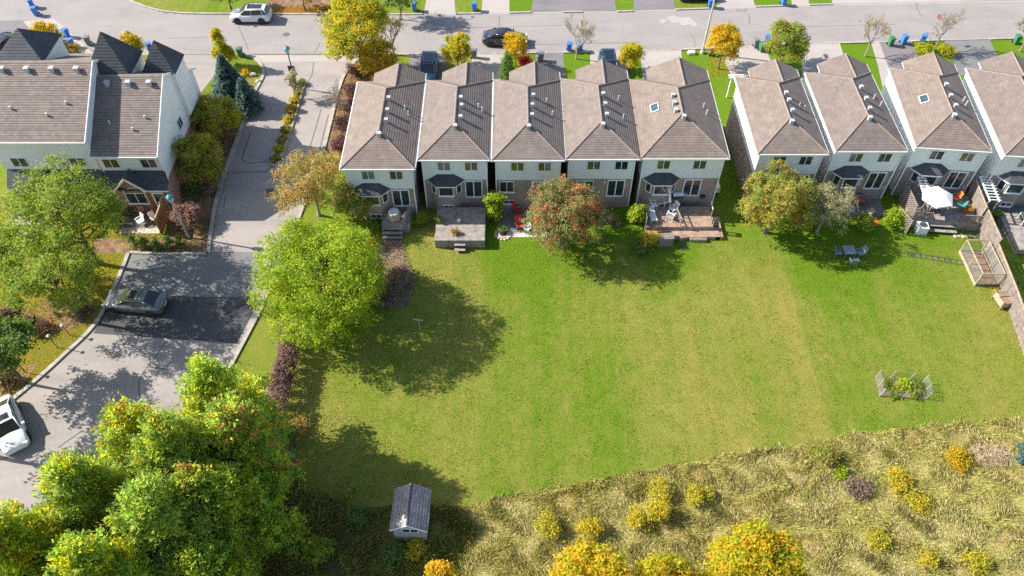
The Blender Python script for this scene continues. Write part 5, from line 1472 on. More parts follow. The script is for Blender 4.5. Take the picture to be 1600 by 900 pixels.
sl = thing('street_light', 'tall slim concrete street light in front of the fifth house', 'street light', (20.27, 71.45))
p_ = MB(); p_.tube((0, 0, 0), (.1, 0, 9.0), .13, .065, 10); p_.tube((.1, 0, 8.95), (.25, 1.9, 9.5), .05, .04, 8)
p_.build('pole', 'pole_grey', sl)
MB().obox((.29, 2.25, 9.52), .28, .75, .14).build('lamp_head', 'metal', sl)
MB().lathe([(.24, 0), (.22, .3), (.15, .34)], 10).build('base', 'pole_grey', sl)

def path_light(label, at, h=1.5):
    t = thing('garden_light', label, 'garden light', at, 0, 'garden lights on the left lawn')
    MB().tube((0, 0, 0), (0, 0, h), .035, .03, 8).build('pole', 'pole', t)
    MB().lathe([(.05, h - .05), (.14, h + .02), (.14, h + .06), (.03, h + .14)], 10).build('lamp_head', 'metal', t)
path_light('white topped garden light between mauve shrub and kerb', (-34.46, 33.45))
path_light('garden light close to the dark left edge tree', (-36.01, 31.22), 1.3)
path_light('thin dark garden light by the lawn tree trunk', (-33.94, 34.58), 1.3)

mk = thing('marker_sign', 'faded red round marker on a thin pole above the bins', 'sign', (45.17, 73.45))
MB().tube((0, 0, 0), (-.15, .1, 2.9), .025, .02, 6).build('pole', 'pole_grey', mk)
s_ = MB().lathe([(.3, -.015), (.3, .015)], 16).build('sign_plate', 'sign_red', mk); s_.location = (-.15, .1, 3.0); s_.rotation_euler = (R(35), 0, 0)
ub = thing('utility_box', 'low white utility slab on the grass by the street light', 'utility box', (19.09, 71.33))
MB().box(-.4, .4, -.28, .28, 0, .12).build('base', 'concrete', ub); MB().box(-.34, .34, -.22, .22, .12, .3).build('lid', 'white', ub)
ub = thing('utility_box', 'small dark utility box right of the street light', 'utility box', (21.08, 70.99))
MB().box(-.2, .2, -.18, .18, 0, .62).build('body', 'dark_metal', ub); MB().box(-.23, .23, -.21, .21, .62, .68).build('lid', 'dark_metal', ub)

# ================================================================ garden shed
sh = thing('garden_shed', 'small white garden shed with weathered shingle roof at the meadow edge', 'shed', (-6.42, 18.55, 0), R(-2))
w_, d_ = 1.0, 2.55
M['shed_siding'] = siding_mat('weathered_shed_siding', (.40, .40, .39), .14)
MB().box(-w_, w_, 0, d_, .05, 1.95).build('wall', 'shed_siding', sh)
MB().poly([(-w_, -.001, 1.95), (w_, -.001, 1.95), (0, -.001, 2.62)]).poly([(-w_, d_ + .001, 1.95), (w_, d_ + .001, 1.95), (0, d_ + .001, 2.62)]).build('gable_wall', 'shed_siding', sh)
r = MB(); slope(r, (-1.16, d_ + .12, 1.86), (-1.16, -.1, 1.86), (0, -.1, 2.68), (0, d_ + .12, 2.68), .15, .02); slope(r, (1.16, -.1, 1.86), (1.16, d_ + .12, 1.86), (0, d_ + .12, 2.68), (0, -.1, 2.68), .15, .02)
M['shed_roof'] = brick_mat('weathered_shed_shingle', (.44, .39, .37), (.30, .265, .255), (.15, .13, .125), .26, .12, .014, bmp=.4, blotch=.35)
M['shed_trim'] = mat('green_trim', (.12, .2, .13), .6, .15)
r.build('roof', 'shed_roof', sh)
MB().tube((0, -.1, 2.68), (0, d_ + .12, 2.68), .05, n=6).build('ridge_cap', 'dark_metal', sh)
wo = window(sh, .1, 1.42, 2.05, 1.05, -.004, panes=2)
MB().box(-.58, .58, -.075, -.062, 1.36, 1.415).build('sill', 'shed_trim', wo)
f = MB().bar((-1.17, -.12, 1.82), (0, -.12, 2.64), .03, .12).bar((0, -.12, 2.64), (1.17, -.12, 1.82), .03, .12); f.build('fascia', 'white', sh)
MB().box(-w_ - .02, w_ + .02, -.02, d_ + .02, 0, .08).build('base', 'dark_metal', sh)
MB().obox((1.005, 1.3, 1.0), .02, .8, 1.7).build('door', 'white', sh)

# ================================================================ decks
def plank_me(L, w, t, m):
    return MB().box(0, L, -w / 2, w / 2, -t, 0).data('plank', m)
def deck(label, x0, x1, y0, y1, z, m='deck', along='x', skirt=True, step=.145, rot=0, origin=None, name='deck'):
    """a raised platform of single boards; local origin at its front left corner on the ground"""
    t = thing(name, label, 'deck', (x0, y0, 0) if origin is None else origin, rot, 'back garden decks')
    w = x1 - x0; d = y1 - y0
    n = int((d if along == 'x' else w) / step)
    me = [plank_me(w if along == 'x' else d, step - .014, .035, m), plank_me((w if along == 'x' else d) - .02, step - .018, .036, m)]
    rng = random.Random(int(w * 100 + d * 10))
    for k in range(n):
        c = (k + .5) * step
        if along == 'x':
            inst('plank', me[k % 2], t, (0, c, z + rng.uniform(-.004, .004)))
        else:
            inst('plank', me[k % 2], t, (c, 0, z + rng.uniform(-.004, .004)), (0, 0, R(90)))
    MB().box(.03, w - .03, .03, d - .03, z - .2, z - .04).build('frame', m, t)
    if skirt:
        MB().box(-.03, w + .03, -.04, -.002, .04, z - .002).box(-.032, -.002, 0, d, .04, z - .002).box(w + .002, w + .032, 0, d, .04, z - .002).build('skirt', m, t)
    return t
def steps(parent, x0, x1, y, z, n, run=.3, m='deck'):
    for k in range(n):
        zz = z * (n - k) / (n + 1)
        MB().box(x0, x1, y - run * (k + 1), y - run * k - .02, zz - .05, zz).build('step', m, parent)
        MB().box(x0 + .02, x1 - .02, y - run * k - .05, y - run * k - .03, .02, zz - .052).build('riser', 'deck_dark', parent)

# first house: little landing with steps
d1 = deck('small raised wooden landing with steps behind the first house', -11.0, -8.7, 45.35, 47.2, .95)
steps(d1, .02, 1.75, 0, .95, 3)
rail = MB()
for k in range(4):
    rail.bar((1.85, .05, 1.15 + k * .2), (2.28, 1.5, 1.15 + k * .2), .03, .15)
rail.box(1.8, 1.9, 0, .1, .3, 1.95).box(2.23, 2.33, 1.45, 1.55, .3, 1.95)
rail.build('railing', 'deck', d1)
tb = thing('garden_table', 'round table under a tan cover on the small landing', 'table', (-10.0, 46.2, .955))
mb = MB(); pr = []
for k in range(24):
    a = 2 * math.pi * k / 24; q = 1 + .09 * math.sin(a * 6)
    pr.append((a, q))
rings = []
for z_, r_ in ((0.02, .62), (.3, .58), (.62, .5), (.72, .47)):
    rings.append([(r_ * (q if z_ < .6 else 1) * math.cos(a), r_ * (q if z_ < .6 else 1) * math.sin(a), z_) for a, q in pr])
loft(mb, rings); mb.build('cover', 'cover', tb, True)
MB().lathe([(.46, .72), (.44, .745), (.1, .75)], 20).build('table_top', 'rug_white', tb)

d2 = deck('wide grey plank deck behind the second house', -6.4, -2.3, 43.65, 47.55, .9)
steps(d2, 1.6, 2.5, -.04, .9, 2)
def pot(label, at, z, r, h, m='terracotta', pal=None, cat='pot'):
    t = thing('flower_pot', label, cat, (at[0], at[1], z), 0, 'pots and planters')
    MB().lathe([(r * .7, 0), (r, h), (r * 1.12, h), (r * 1.12, h * 1.12), (r * .9, h * 1.12), (r * .85, h * .9)], 12).build('pot', m, t)
    if pal:
        SEED[0] += 1
        v, c = leaves([(0, 0, h * 1.45, r * 1.1, r * 1.1, h * .6)], 420, .13, pal, SEED[0], .2, per=60)
        o = bpy.data.objects.new('plant', cloud_mesh('plant', v, 4, c, 'leaf')); C.objects.link(o); o.parent = t
pot('white pot standing on the wide deck', (-4.51, 45.72), .91, .16, .22, 'plastic_white')
pot('leafy pot at the left edge of the wide deck', (-6.14, 45.72), .91, .18, .24, 'terracotta', 'green')
pot('brown pot lying near the front of the wide deck', (-4.77, 44.32), .91, .16, .18, 'terracotta', 'autumn')
pot('round pot on the gravel bed left of the red chairs', (-0.77, 45.3), .06, .2, .25, 'dark_metal', 'dgreen')
pot('potted plant on the upper right deck beside the fence', (42.07, 47.01), .02, .3, .35, 'dark_metal', 'maple')

# third house patio with its stones
pt = thing('patio', 'dark paved patio with pale front slabs behind the third house', 'patio', (-1.2, 44.75, 0))
pm = [MB().box(.01, .59, .01, .59, 0, .05).data('paver', m_) for m_ in ('patch_mid', 'deck_dark')]
for i in range(8):
    for j in range(6):
        inst('paver', pm[(i * 3 + j) % 2], pt, (i * .6, .62 + j * .6, 0))
sm = MB().box(.01, .79, .01, .58, 0, .06).data('slab', 'stone')
for i in range(6):
    inst('slab', sm, pt, (i * .8, 0, 0))
ring = thing('gravel_bed', 'round gravel bed with a pot left of the red chairs', 'garden bed', (-0.76, 45.15))
MB().lathe([(.62, 0), (.62, .05), (.3, .06)], 16).build('gravel', 'soil', ring)
stn = MB().lathe([(.1, 0), (.13, .05), (.08, .12)], 7).data('stone', 'stone')
for k in range(14):
    a = k * 2 * math.pi / 14; inst('stone', stn, ring, (.66 * math.cos(a), .66 * math.sin(a), 0), (0, 0, a * 3))

def armchair(label, at, rz, m, z=0, frame='dark_metal', group=None, s=1.0):
    t = thing('garden_chair', label, 'chair', (at[0], at[1], z), R(rz), group)
    t.scale = (s, s, s)
    MB().obox((0, -.02, .40), .52, .50, .05, rx=R(-6)).build('seat', m, t)
    MB().obox((0, .29, .72), .52, .05, .62, rx=R(-18)).build('backrest', m, t)
    for sx in (-1, 1):
        MB().obox((sx * .3, .0, .60), .07, .56, .035).build('armrest', frame, t)
        MB().tube((sx * .28, -.25, 0), (sx * .28, -.22, .6), .022, n=6).build('leg', frame, t)
        MB().tube((sx * .28, .32, 0), (sx * .28, .22, .6), .022, n=6).build('leg', frame, t)
    return t
RC = 'red chairs on the patio'
armchair('red chair nearer the house on the dark patio', (0.5, 47.51), 75, 'red_fabric', .05, group=RC, s=1.2)
armchair('red chair nearer the lawn on the dark patio', (0.66, 45.75), 20, 'red_fabric', .05, group=RC, s=1.2)
armchair('small white chair beside the nearer red chair', (1.31, 45.45), -30, 'plastic_white', .05, 'plastic_white', s=.8)

# fifth house deck
d5 = deck('broad brown deck with white furniture behind the fifth house', 11.4, 17.15, 45.35, 47.75, .75, 'deck_brown', 'y')
MB().box(-.05, 6.2, -.85, -.06, .06, .38).build('step', 'deck_brown', d5)
MB().box(5.8, 6.45, -.85, 1.2, .06, .36).build('step', 'deck_brown', d5)
rl = MB(); rl.bar((2.85, .1, 1.55), (2.5, 2.3, 1.55), .07, .07).bar((2.85, .1, 1.15), (2.5, 2.3, 1.15), .05, .05)
for k in range(5):
    rl.bar((2.85 - .0875 * k, .1 + .55 * k, .75), (2.85 - .0875 * k, .1 + .55 * k, 1.58), .07, .07)
rl.build('railing', 'deck', d5)
for (px_, y_) in ((5.65, .05), (5.68, 1.2), (5.7, 2.3)):
    MB().box(px_ - .05, px_ + .05, y_ - .05, y_ + .05, .06, 1.6).build('post', 'wood_grey', d5)
MB().bar((5.68, 1.2, 1.5), (5.7, 2.3, 1.5), .05, .1).build('handrail', 'white', d5)
FP = MB()
for k in range(7):
    FP.box(-.07, -.04, .05 + k * .2, .22 + k * .2, .1, 1.75)
FP.build('screen_panel', 'wood_grey', d5)
WC = 'white furniture on the brown deck'
armchair('white armchair farthest left on the brown deck', (12.18, 47.51), 100, 'plastic_white', .76, 'plastic_white', WC)
armchair('white armchair by the bay window of the brown deck', (13.34, 47.98), 20, 'plastic_white', .76, 'plastic_white', WC)
armchair('white armchair facing the middle of the brown deck', (13.83, 47.05), -60, 'plastic_white', .76, 'plastic_white', WC)
armchair('white armchair closest to the deck front', (13.51, 46.28), 150, 'plastic_white', .76, 'plastic_white', WC)
lo = thing('sun_lounger', 'folded white slatted lounger at the left of the brown deck', 'lounger', (*(11.98, 46.35), .755), R(8), WC)
sl_me = MB().box(-.25, .25, -.035, .035, 0, .025).data('slat', 'plastic_white')
for k in range(14):
    inst('slat', sl_me, lo, (0, -.65 + k * .1, .36 if k < 9 else .36 + (k - 8) * .07))
MB().bar((-.27, -.7, .33), (-.27, .3, .33), .04, .05).bar((.27, -.7, .33), (.27, .3, .33), .04, .05).build('frame', 'plastic_white', lo)
for x in (-.25, .25):
    for y in (-.6, .25):
        MB().box(x - .02, x + .02, y - .02, y + .02, 0, .33).build('leg', 'plastic_white', lo)
pg = thing('parasol', 'closed pale parasol leaning over the brown deck chairs', 'parasol', (*(13.66, 47.46), .76))
MB().tube((0, 0, 0), (-.35, .2, 2.1), .025, n=6).build('pole', 'metal', pg); MB().tube((-.12, .07, .75), (-.36, .2, 2.2), .13, .03, 8).build('canopy', 'umbrella', pg); MB().lathe([(.24, 0), (.22, .06), (.05, .1)], 12).build('base', 'dark_metal', pg)
bq = thing('barbecue', 'grey barbecue against the wall of the brown deck', 'barbecue', (*(14.32, 48.35), .76), R(5))
MB().box(-.45, .45, -.25, .25, .5, .85).build('firebox', 'dark_metal', bq)
b_ = MB(); loft(b_, [[(x, .26 * math.cos(a), .86 + .24 * math.sin(a)) for a in [math.pi * k / 8 for k in range(9)]] for x in (-.45, .45)]); b_.build('lid', 'metal', bq)
for x in (-.4, .4):
    for y in (-.2, .2):
        MB().box(x - .025, x + .025, y - .025, y + .025, 0, .5).build('leg', 'dark_metal', bq)
MB().box(.46, .8, -.22, .22, .8, .84).build('side_shelf', 'metal', bq)
kt = thing('kettle_barbecue', 'small round black kettle barbecue by the patio door', 'barbecue', (*(16.55, 48.55), .755)); MB().lathe([(.05, .25), (.24, .4), (.27, .5), (.24, .6), (.08, .7)], 14).build('bowl', 'black', kt)
for k in range(3):
    MB().tube((.12 * math.cos(k * 2.1), .12 * math.sin(k * 2.1), .3), (.26 * math.cos(k * 2.1), .26 * math.sin(k * 2.1), 0), .015, n=5).build('leg', 'dark_metal', kt)
bx = thing('storage_box', 'pale plank storage crate on the lawn below the brown deck', 'crate', (12.87, 43.69), R(3))
sl2 = MB().box(-.62, .62, -.012, .012, 0, .16).data('slat', 'wood_grey'); sl3 = MB().box(-.5, .5, -.012, .012, 0, .16).data('slat', 'wood_grey')
for k in range(5):
    inst('slat', sl2, bx, (0, 0, .04 + k * .18)); inst('slat', sl2, bx, (0, 1.0, .04 + k * .18))
    inst('slat', sl3, bx, (-.62, .5, .04 + k * .18), (0, 0, R(90))); inst('slat', sl3, bx, (.62, .5, .04 + k * .18), (0, 0, R(90)))
lid = MB().box(-.66, .66, -.08, .08, 0, .025).data('lid_board', 'wood_grey')
for k in range(4):
    inst('lid_board', lid, bx, (0, .08 + k * .18, .96))
pb = thing('planter_box', 'long empty planter at the front of the brown deck', 'planter', (15.72, 44.42), R(-2))
MB().box(-.7, .7, -.2, .2, 0, .32).build('box', 'deck', pb); MB().box(-.62, .62, -.14, .14, .32, .335).build('soil', 'soil', pb)
pb = thing('planter_box', 'small dark planter beside the deck storage crate', 'planter', (14.44, 44.56), R(10))
MB().box(-.3, .3, -.2, .2, 0, .4).build('box', 'wood_grey', pb); MB().box(-.24, .24, -.14, .14, .4, .415).build('soil', 'soil', pb)
fr = thing('wire_frame', 'square dark frame lying on the lawn below the brown deck', 'frame', (14.47, 43.61), R(8))
MB().bar((-.35, -.25, .04), (.35, -.25, .04), .05, .05).bar((-.35, .25, .04), (.35, .25, .04), .05, .05).bar((-.35, -.25, .04), (-.35, .25, .04), .05, .05).bar((.35, -.25, .04), (.35, .25, .04), .05, .05).build('frame', 'pole', fr)
lb_ = thing('lantern_stand', 'black square lantern stand at the corner of the brown deck', 'lantern', (*(17.21, 45.49), .755))
f_ = MB()
for x in (-.2, .2):
    for y in (-.2, .2):
        f_.box(x - .025, x + .025, y - .025, y + .025, 0, .8)
f_.box(-.23, .23, -.23, .23, .8, .84).box(-.2, .2, -.2, .2, .0, .03); f_.build('frame', 'black', lb_)
cmp_ = thing('log_stump', 'dark tree stump on the grass behind the berry tree', 'stump', (9.15, 46.2)); MB().lathe([(.3, 0), (.24, .3), (.2, .34)], 9).build('stump', 'bark', cmp_)
cmp_ = thing('log_stump', 'fallen dark log on the grass behind the berry tree', 'log', (8.49, 46.89), R(20)); MB().tube((-.5, 0, .14), (.45, .1, .13), .14, .1, 9).build('log', 'bark', cmp_)

# air conditioner by the sixth house and clutter in the gap
ac = thing('air_conditioner', 'white wall unit in the gap left of the sixth house', 'air conditioner', (18.15, 50.1, 0), R(4))
MB().box(-.15, .15, -.4, .4, .5, 1.15).build('body', 'plastic_white', ac); MB().box(-.18, .18, -.3, .3, 0, .5).build('stand', 'dark_metal', ac)
st_ = thing('arbour', 'white entry arbour at the far end of the grassy gap', 'arbour', (22.06, 63.9), R(3))
for x in (-.5, .5):
    MB().box(x - .05, x + .05, -.05, .05, 0, 2.3).build('post', 'white', st_)
MB().box(-.75, .75, -.07, .07, 2.3, 2.42).box(-.75, .75, .3, .42, 2.3, 2.42).build('beam', 'white', st_)

# seventh house: striped mats
d7 = thing('patio', 'dark patio with table behind the striped mats', 'patio', (29.0, 47.3, 0))
pm2 = MB().box(.01, .58, .01, .58, 0, .05).data('paver', 'deck_dark')
for i in range(6):
    for j in range(4):
        inst('paver', pm2, d7, (i * .6, j * .6, 0))
rug = thing('striped_mat', 'red white and blue striped mat laid on the grass', 'mat', (31.05, 46.15, 0), R(-3))
for k, c_ in enumerate(('rug_red', 'rug_white', 'orange', 'rug_red', 'rug_white', 'rug_blue', 'rug_white', 'rug_blue', 'rug_white', 'rug_blue')):
    o_ = MB().box(-.62, .62, k * .215, k * .215 + .2, .01, .035).build('stripe', c_, rug)
    if c_ == 'rug_white' and k < 5:
        MB().box(.1, .62, k * .215 + .004, k * .215 + .196, .036, .04).build('patch', 'orange', o_)
bn = thing('garden_bench', 'low bench with red cushion behind the striped mats', 'bench', (30.2, 48.75, .06), R(4))
MB().box(-.8, .8, -.3, .3, .32, .4).build('seat', 'deck_dark', bn); MB().box(-.75, .75, -.27, .27, .4, .5).build('cushion', 'rug_red', bn); MB().box(-.8, .8, .3, .36, .4, .8).build('backrest', 'deck_dark', bn)
for x in (-.7, .7):
    for y in (-.25, .25):
        MB().box(x - .04, x + .04, y - .04, y + .04, 0, .32).build('leg', 'deck_dark', bn)
sb = thing('side_table', 'pale wooden crossed leg table between mats and door', 'table', (31.1, 47.3, .06), R(30))
MB().bar((-.4, 0, .02), (.4, 0, .5), .08, .05).bar((-.4, .12, .5), (.4, .12, .02), .08, .05).build('legs', 'wood_pale', sb); MB().box(-.4, .4, -.2, .3, .5, .54).build('table_top', 'wood_pale', sb)
armchair('pale chair left of the red cushion bench', (29.3, 47.6), 40, 'rug_white', .06, 'plastic_white')

# eighth house: raised deck with lattice screens, trellis and umbrella
A8 = R(-5.6)
d8 = deck('raised grey deck with lattice screens behind the eighth house', 0, 5.7, 0, 3.3, .9, 'deck', 'y', rot=A8, origin=(34.0, 46.1, 0))
steps(d8, 1.6, 3.9, 0, .9, 2, .36)
def lattice(parent, p0, p1, z0, z1, name='lattice_screen', m='wood_grey'):
    b = MB(); a0 = Vector((p0[0], p0[1], 0)); a1 = Vector((p1[0], p1[1], 0)); L = (a1 - a0).length; u = (a1 - a0) / L
    P3 = lambda s, z: a0 + u * s + Vector((0, 0, z))
    for z in (z0, z1):
        b.bar(P3(0, z), P3(L, z), .07, .07)
    for s in (0, L):
        b.bar(P3(s, z0 - .1), P3(s, z1 + .05), .08, .08)
    h = z1 - z0; s = -h
    while s < L:
        q0, q1 = max(s, 0), min(s + h, L)
        if q1 > q0 + .05:
            b.bar(P3(q0, z0 + q0 - s), P3(q1, z0 + q1 - s), .02, .06); b.bar(P3(q0, z1 - (q0 - s)), P3(q1, z1 - (q1 - s)), .03, .06)
        s += .24
    return b.build(name, m, parent)
lattice(d8, (0, .1), (-.25, 2.7), .95, 2.35); lattice(d8, (.05, 0), (1.5, 0), .95, 1.75); lattice(d8, (4.0, 0), (5.6, 0), .95, 1.75)
wall8 = thing('privacy_screen', 'slatted timber privacy wall on the right of the umbrella deck', 'screen', (39.6, 45.9, 0), A8)
sp_me = MB().box(-.015, .015, -.06, .06, .3, 2.5).data('slat', 'wood_grey')
for k in range(24):
    inst('slat', sp_me, wall8, (0, .05 + k * .132, 0))
MB().box(-.05, .05, -.08, .02, 0, 2.6).box(-.05, .05, 3.15, 3.25, 0, 2.6).box(-.04, .04, 0, 3.2, 2.5, 2.58).build('frame', 'wood_pale', wall8)
def trellis(label, x, y, z, L, w, rz):
    t = thing('trellis', label, 'trellis', (x, y, 0), rz, 'overhead trellises')
    for s in (0, w):
        MB().box(s - .04, s + .04, 0, L, z, z + .1).build('beam', 'white', t)
    rm = MB().box(-.15, w + .15, -.03, .03, 0, .06).data('rung', 'white')
    for k in range(9):
        inst('rung', rm, t, (0, .1 + k * (L - .2) / 8, z + .101))
    for s in (0, w):
        for y_ in (.08, L - .08):
            MB().box(s - .05, s + .05, y_ - .05, y_ + .05, 0, z).build('post', 'wood_grey', t)
trellis('overhead trellis at the left of the umbrella deck', 34.55, 46.2, 2.75, 3.0, .5, A8)
trellis('overhead trellis above the privacy wall, right of the umbrella', 39.9, 46.3, 2.75, 3.0, .75, A8)
um = thing('parasol', 'open white parasol on the raised deck', 'parasol', (*(35.63, 46.74), .905), R(10))
c_ = MB(); k0 = 6
for k in range(k0):
    a, b = k * 2 * math.pi / k0, (k + 1) * 2 * math.pi / k0
    for (r0, z0), (r1, z1) in (((0, 2.55), (.7, 2.33)), ((.7, 2.33), (1.35, 2.0))):
        p0, p1 = (r0 * math.cos(a), r0 * math.sin(a), z0), (r0 * math.cos(b), r0 * math.sin(b), z0)
        q0, q1 = (r1 * math.cos(a), r1 * math.sin(a), z1), (r1 * math.cos(b), r1 * math.sin(b), z1)
        c_.poly([q0, q1, p1, p0] if r0 else [q0, q1, p0])
cn = c_.build('canopy', 'umbrella', um)
vm = MB()
for k in range(k0):
    a, b = k * 2 * math.pi / k0, (k + 1) * 2 * math.pi / k0
    vm.poly([(1.35 * math.cos(a), 1.35 * math.sin(a), 2.0), (1.35 * math.cos(b), 1.35 * math.sin(b), 2.0), (1.36 * math.cos(b), 1.36 * math.sin(b), 1.86), (1.36 * math.cos(a), 1.36 * math.sin(a), 1.86)])
vm.build('valance', 'umbrella', cn)
for k in range(k0):
    a = k * 2 * math.pi / k0
    MB().tube((0, 0, 2.5), (1.33 * math.cos(a), 1.33 * math.sin(a), 1.97), .015, n=5).build('rib', 'metal', um)
MB().tube((0, 0, .05), (0, 0, 2.6), .025, n=8).build('pole', 'metal', um); MB().lathe([(.28, 0), (.26, .06), (.05, .1)], 14).build('base', 'dark_metal', um)
tb8 = thing('garden_table', 'dark dining table in the shade of the white parasol', 'table', (36.35, 46.95, .905), A8)
MB().box(-.6, .6, -.4, .4, .68, .72).build('table_top', 'deck_dark', tb8)
for x in (-.5, .5):
    for y in (-.32, .32):
        MB().box(x - .03, x + .03, y - .03, y + .03, 0, .68).build('leg', 'dark_metal', tb8)
armchair('orange cushioned chair right of the white parasol', (38.37, 48.24), -80, 'orange', .905, 'wood_pale')
armchair('teal chair at the right of the umbrella deck', (38.39, 47.23), -120, 'teal_plastic', .905)
pot('yellow flowers in a pot by the privacy wall', (39.02, 46.87), .905, .24, .3, 'terracotta', 'yellow')
pot('green potted plant on the left of the umbrella deck', (35.99, 48.27), .905, .2, .28, 'terracotta', 'maple')
pot('red pot under the parasol', (36.33, 47.64), .905, .16, .22, 'rug_red', 'green')
bb = thing('bench_box', 'dark storage bench at the front left of the umbrella deck', 'bench', (*(35.98, 47.1), .905), A8)
MB().box(-.5, .5, -.25, .25, 0, .5).build('box', 'dark_metal', bb); MB().box(-.53, .53, -.28, .28, .5, .55).build('lid', 'wood_grey', bb)
ac = thing('air_conditioner', 'white air conditioner unit with round fan in front of the raised deck', 'air conditioner', (34.9, 45.5, 0), A8)
MB().box(-.42, .42, -.42, .42, .06, .8).build('body', 'plastic_white', ac)
MB().lathe([(.33, .80), (.33, .83), (.26, .83), (.26, .81)], 18).build('fan_ring', 'dark_metal', ac)
bl_me = MB().box(-.3, .3, -.012, .012, .82, .84).data('grille_bar', 'dark_metal')
for k in range(4):
    inst('grille_bar', bl_me, ac, (0, 0, 0), (0, 0, k * R(45)))
MB().box(-.46, .46, -.46, .46, 0, .06).build('base', 'concrete', ac)
sp_ = thing('stepping_stones', 'pale stone edging at the foot of the umbrella deck', 'stones', (37.7, 44.9, 0))
for k in range(7):
    o_ = inst('stone', stn, sp_, (k * .33, .06 * math.sin(k * 2.2), 0), (0, 0, k), (1.3, 1.5, .9))
hz = thing('garden_hose', 'coiled teal garden hose at the deck steps', 'hose', (38.55, 45.6))
h_ = MB()
for k in range(36):
    a, b = k * .52, (k + 1) * .52; r_ = .16 + .05 * math.sin(k * .9)
    h_.tube((r_ * math.cos(a), r_ * math.sin(a), .03 + k * .006), (r_ * math.cos(b), r_ * math.sin(b), .03 + (k + 1) * .006), .018, n=5, caps=False)
h_.build('coil', 'teal_plastic', hz)
# small lattice gate between the seventh and the eighth house
lg = thing('lattice_panel', 'free standing diamond lattice panel left of the umbrella deck', 'lattice', (32.95, 46.6, 0), R(-70))
lattice(lg, (0, 0), (1.6, 0), .25, 1.7)

# ---------------------------------------------------------------- right boundary fence
fence = thing('board_fence', 'weathered board fence running down the right side of the lawn', 'fence', (0, 0, 0))
fl = [(40.0, 48.6), (39.75, 45.4), (39.55, 42.4), (39.1, 37.6), (38.6, 33.6), (38.0, 29.5), (37.4, 25.6)]
bme = [MB().box(-.062, .062, -.012, .012, .05, hh).data('board', 'wood_grey') for hh in (1.78, 1.80, 1.77)]
bme_t = [MB().box(-.062, .062, -.012, .012, .05, hh).data('board', 'wood_grey') for hh in (2.28, 2.30, 2.27)]
pme = MB().box(-.055, .055, -.055, .055, 0, 1.92).data('post', 'wood_grey')
pme_t = MB().box(-.055, .055, -.055, .055, 0, 2.42).data('post', 'wood_grey')
for i in range(len(fl) - 1):
    a, b = Vector(fl[i]), Vector(fl[i + 1]); L = (b - a).length; u = (b - a) / L; rz = math.atan2(u.y, u.x)
    tall = i < 2; hh = 2.3 if tall else 1.8
    n = int(L / .14)
    for k in range(n):
        p = a + u * (.09 + k * (L - .15) / max(1, n - 1))
        inst('board', (bme_t if tall else bme)[k % 3], fence, (p.x, p.y, 0), (0, 0, rz + (random.Random(i * 99 + k).random() - .5) * .03))
    inst('post', pme_t if tall else pme, fence, (a.x, a.y, 0), (0, 0, rz))
    nrm = Vector((-u.y, u.x))
    for z in (.35, hh - .25):
        q0 = a - nrm * .04; q1 = b - nrm * .04
        MB().bar((q0.x, q0.y, z), (q1.x, q1.y, z), .04, .09).build('rail', 'wood_grey', fence)
    MB().bar((a.x, a.y, hh + .03), (b.x, b.y, hh + .03), .13, .04).build('cap_rail', 'wood_pale', fence)
# wire framed vegetable bed against the fence
vb = thing('raised_bed', 'timber framed vegetable bed with wire sides against the fence', 'garden bed', (37.35, 39.5, 0), R(-1))
x1_, y1_ = 1.75, 3.6
MB().box(0, x1_, 0, y1_, .0, .16).build('soil', 'soil', vb)
fb = MB(); fb.box(-.05, .0, -.05, y1_ + .05, 0, .28).box(x1_, x1_ + .05, -.05, y1_ + .05, 0, .28); fb.build('side_board', 'wood_pale', vb)
fb = MB(); fb.box(0, x1_, -.05, 0, 0, .28).box(0, x1_, y1_, y1_ + .05, 0, .28); fb.build('end_board', 'deck_dark', vb)
for x in (0, x1_):
    for y in (0, y1_ / 2, y1_):
        MB().box(x - .035, x + .035, y - .035, y + .035, .28, 1.5).build('post', 'wood_pale', vb)
MB().bar((0, 0, 1.5), (0, y1_, 1.5), .06, .06).bar((x1_, 0, 1.5), (x1_, y1_, 1.5), .06, .06).bar((0, 0, 1.5), (x1_, 0, 1.5), .06, .06).bar((0, y1_, 1.5), (x1_, y1_, 1.5), .06, .06).build('top_rail', 'wood_pale', vb)
MB().poly([(0, 0, .28), (0, y1_, .28), (0, y1_, 1.48), (0, 0, 1.48)]).poly([(x1_, 0, .28), (x1_, y1_, .28), (x1_, y1_, 1.48), (x1_, 0, 1.48)]).poly([(0, 0, .28), (x1_, 0, .28), (x1_, 0, 1.48), (0, 0, 1.48)]).poly([(0, y1_, .28), (x1_, y1_, .28), (x1_, y1_, 1.48), (0, y1_, 1.48)]).build('wire_screen', 'screen', vb)
dv = MB().box(.02, x1_ - .02, -.02, .02, .16, .21).data('divider', 'deck_dark')
for k in range(4):
    inst('divider', dv, vb, (0, .72 * (k + 1), 0))
pb = thing('planter_box', 'raised wooden planter box standing by the fence below the vegetable bed', 'planter', (38.75, 37.1, 0), R(8))
MB().box(-.4, .4, -.02, 1.25, .25, .8).build('box', 'wood_pale', pb); MB().box(-.34, .34, .04, 1.19, .8, .815).build('soil', 'soil', pb)
for x in (-.36, .36):
    for y in (.03, 1.2):
        MB().box(x - .04, x + .04, y - .04, y + .04, 0, .9).build('leg', 'wood_grey', pb)
MB().box(-.42, .42, .6, .66, .8, .86).build('divider', 'dark_metal', pb)
shrub('yellow flowering weeds beside the planter box', (38.56, 38.6), .35, .4, 'gold', 260, .1)

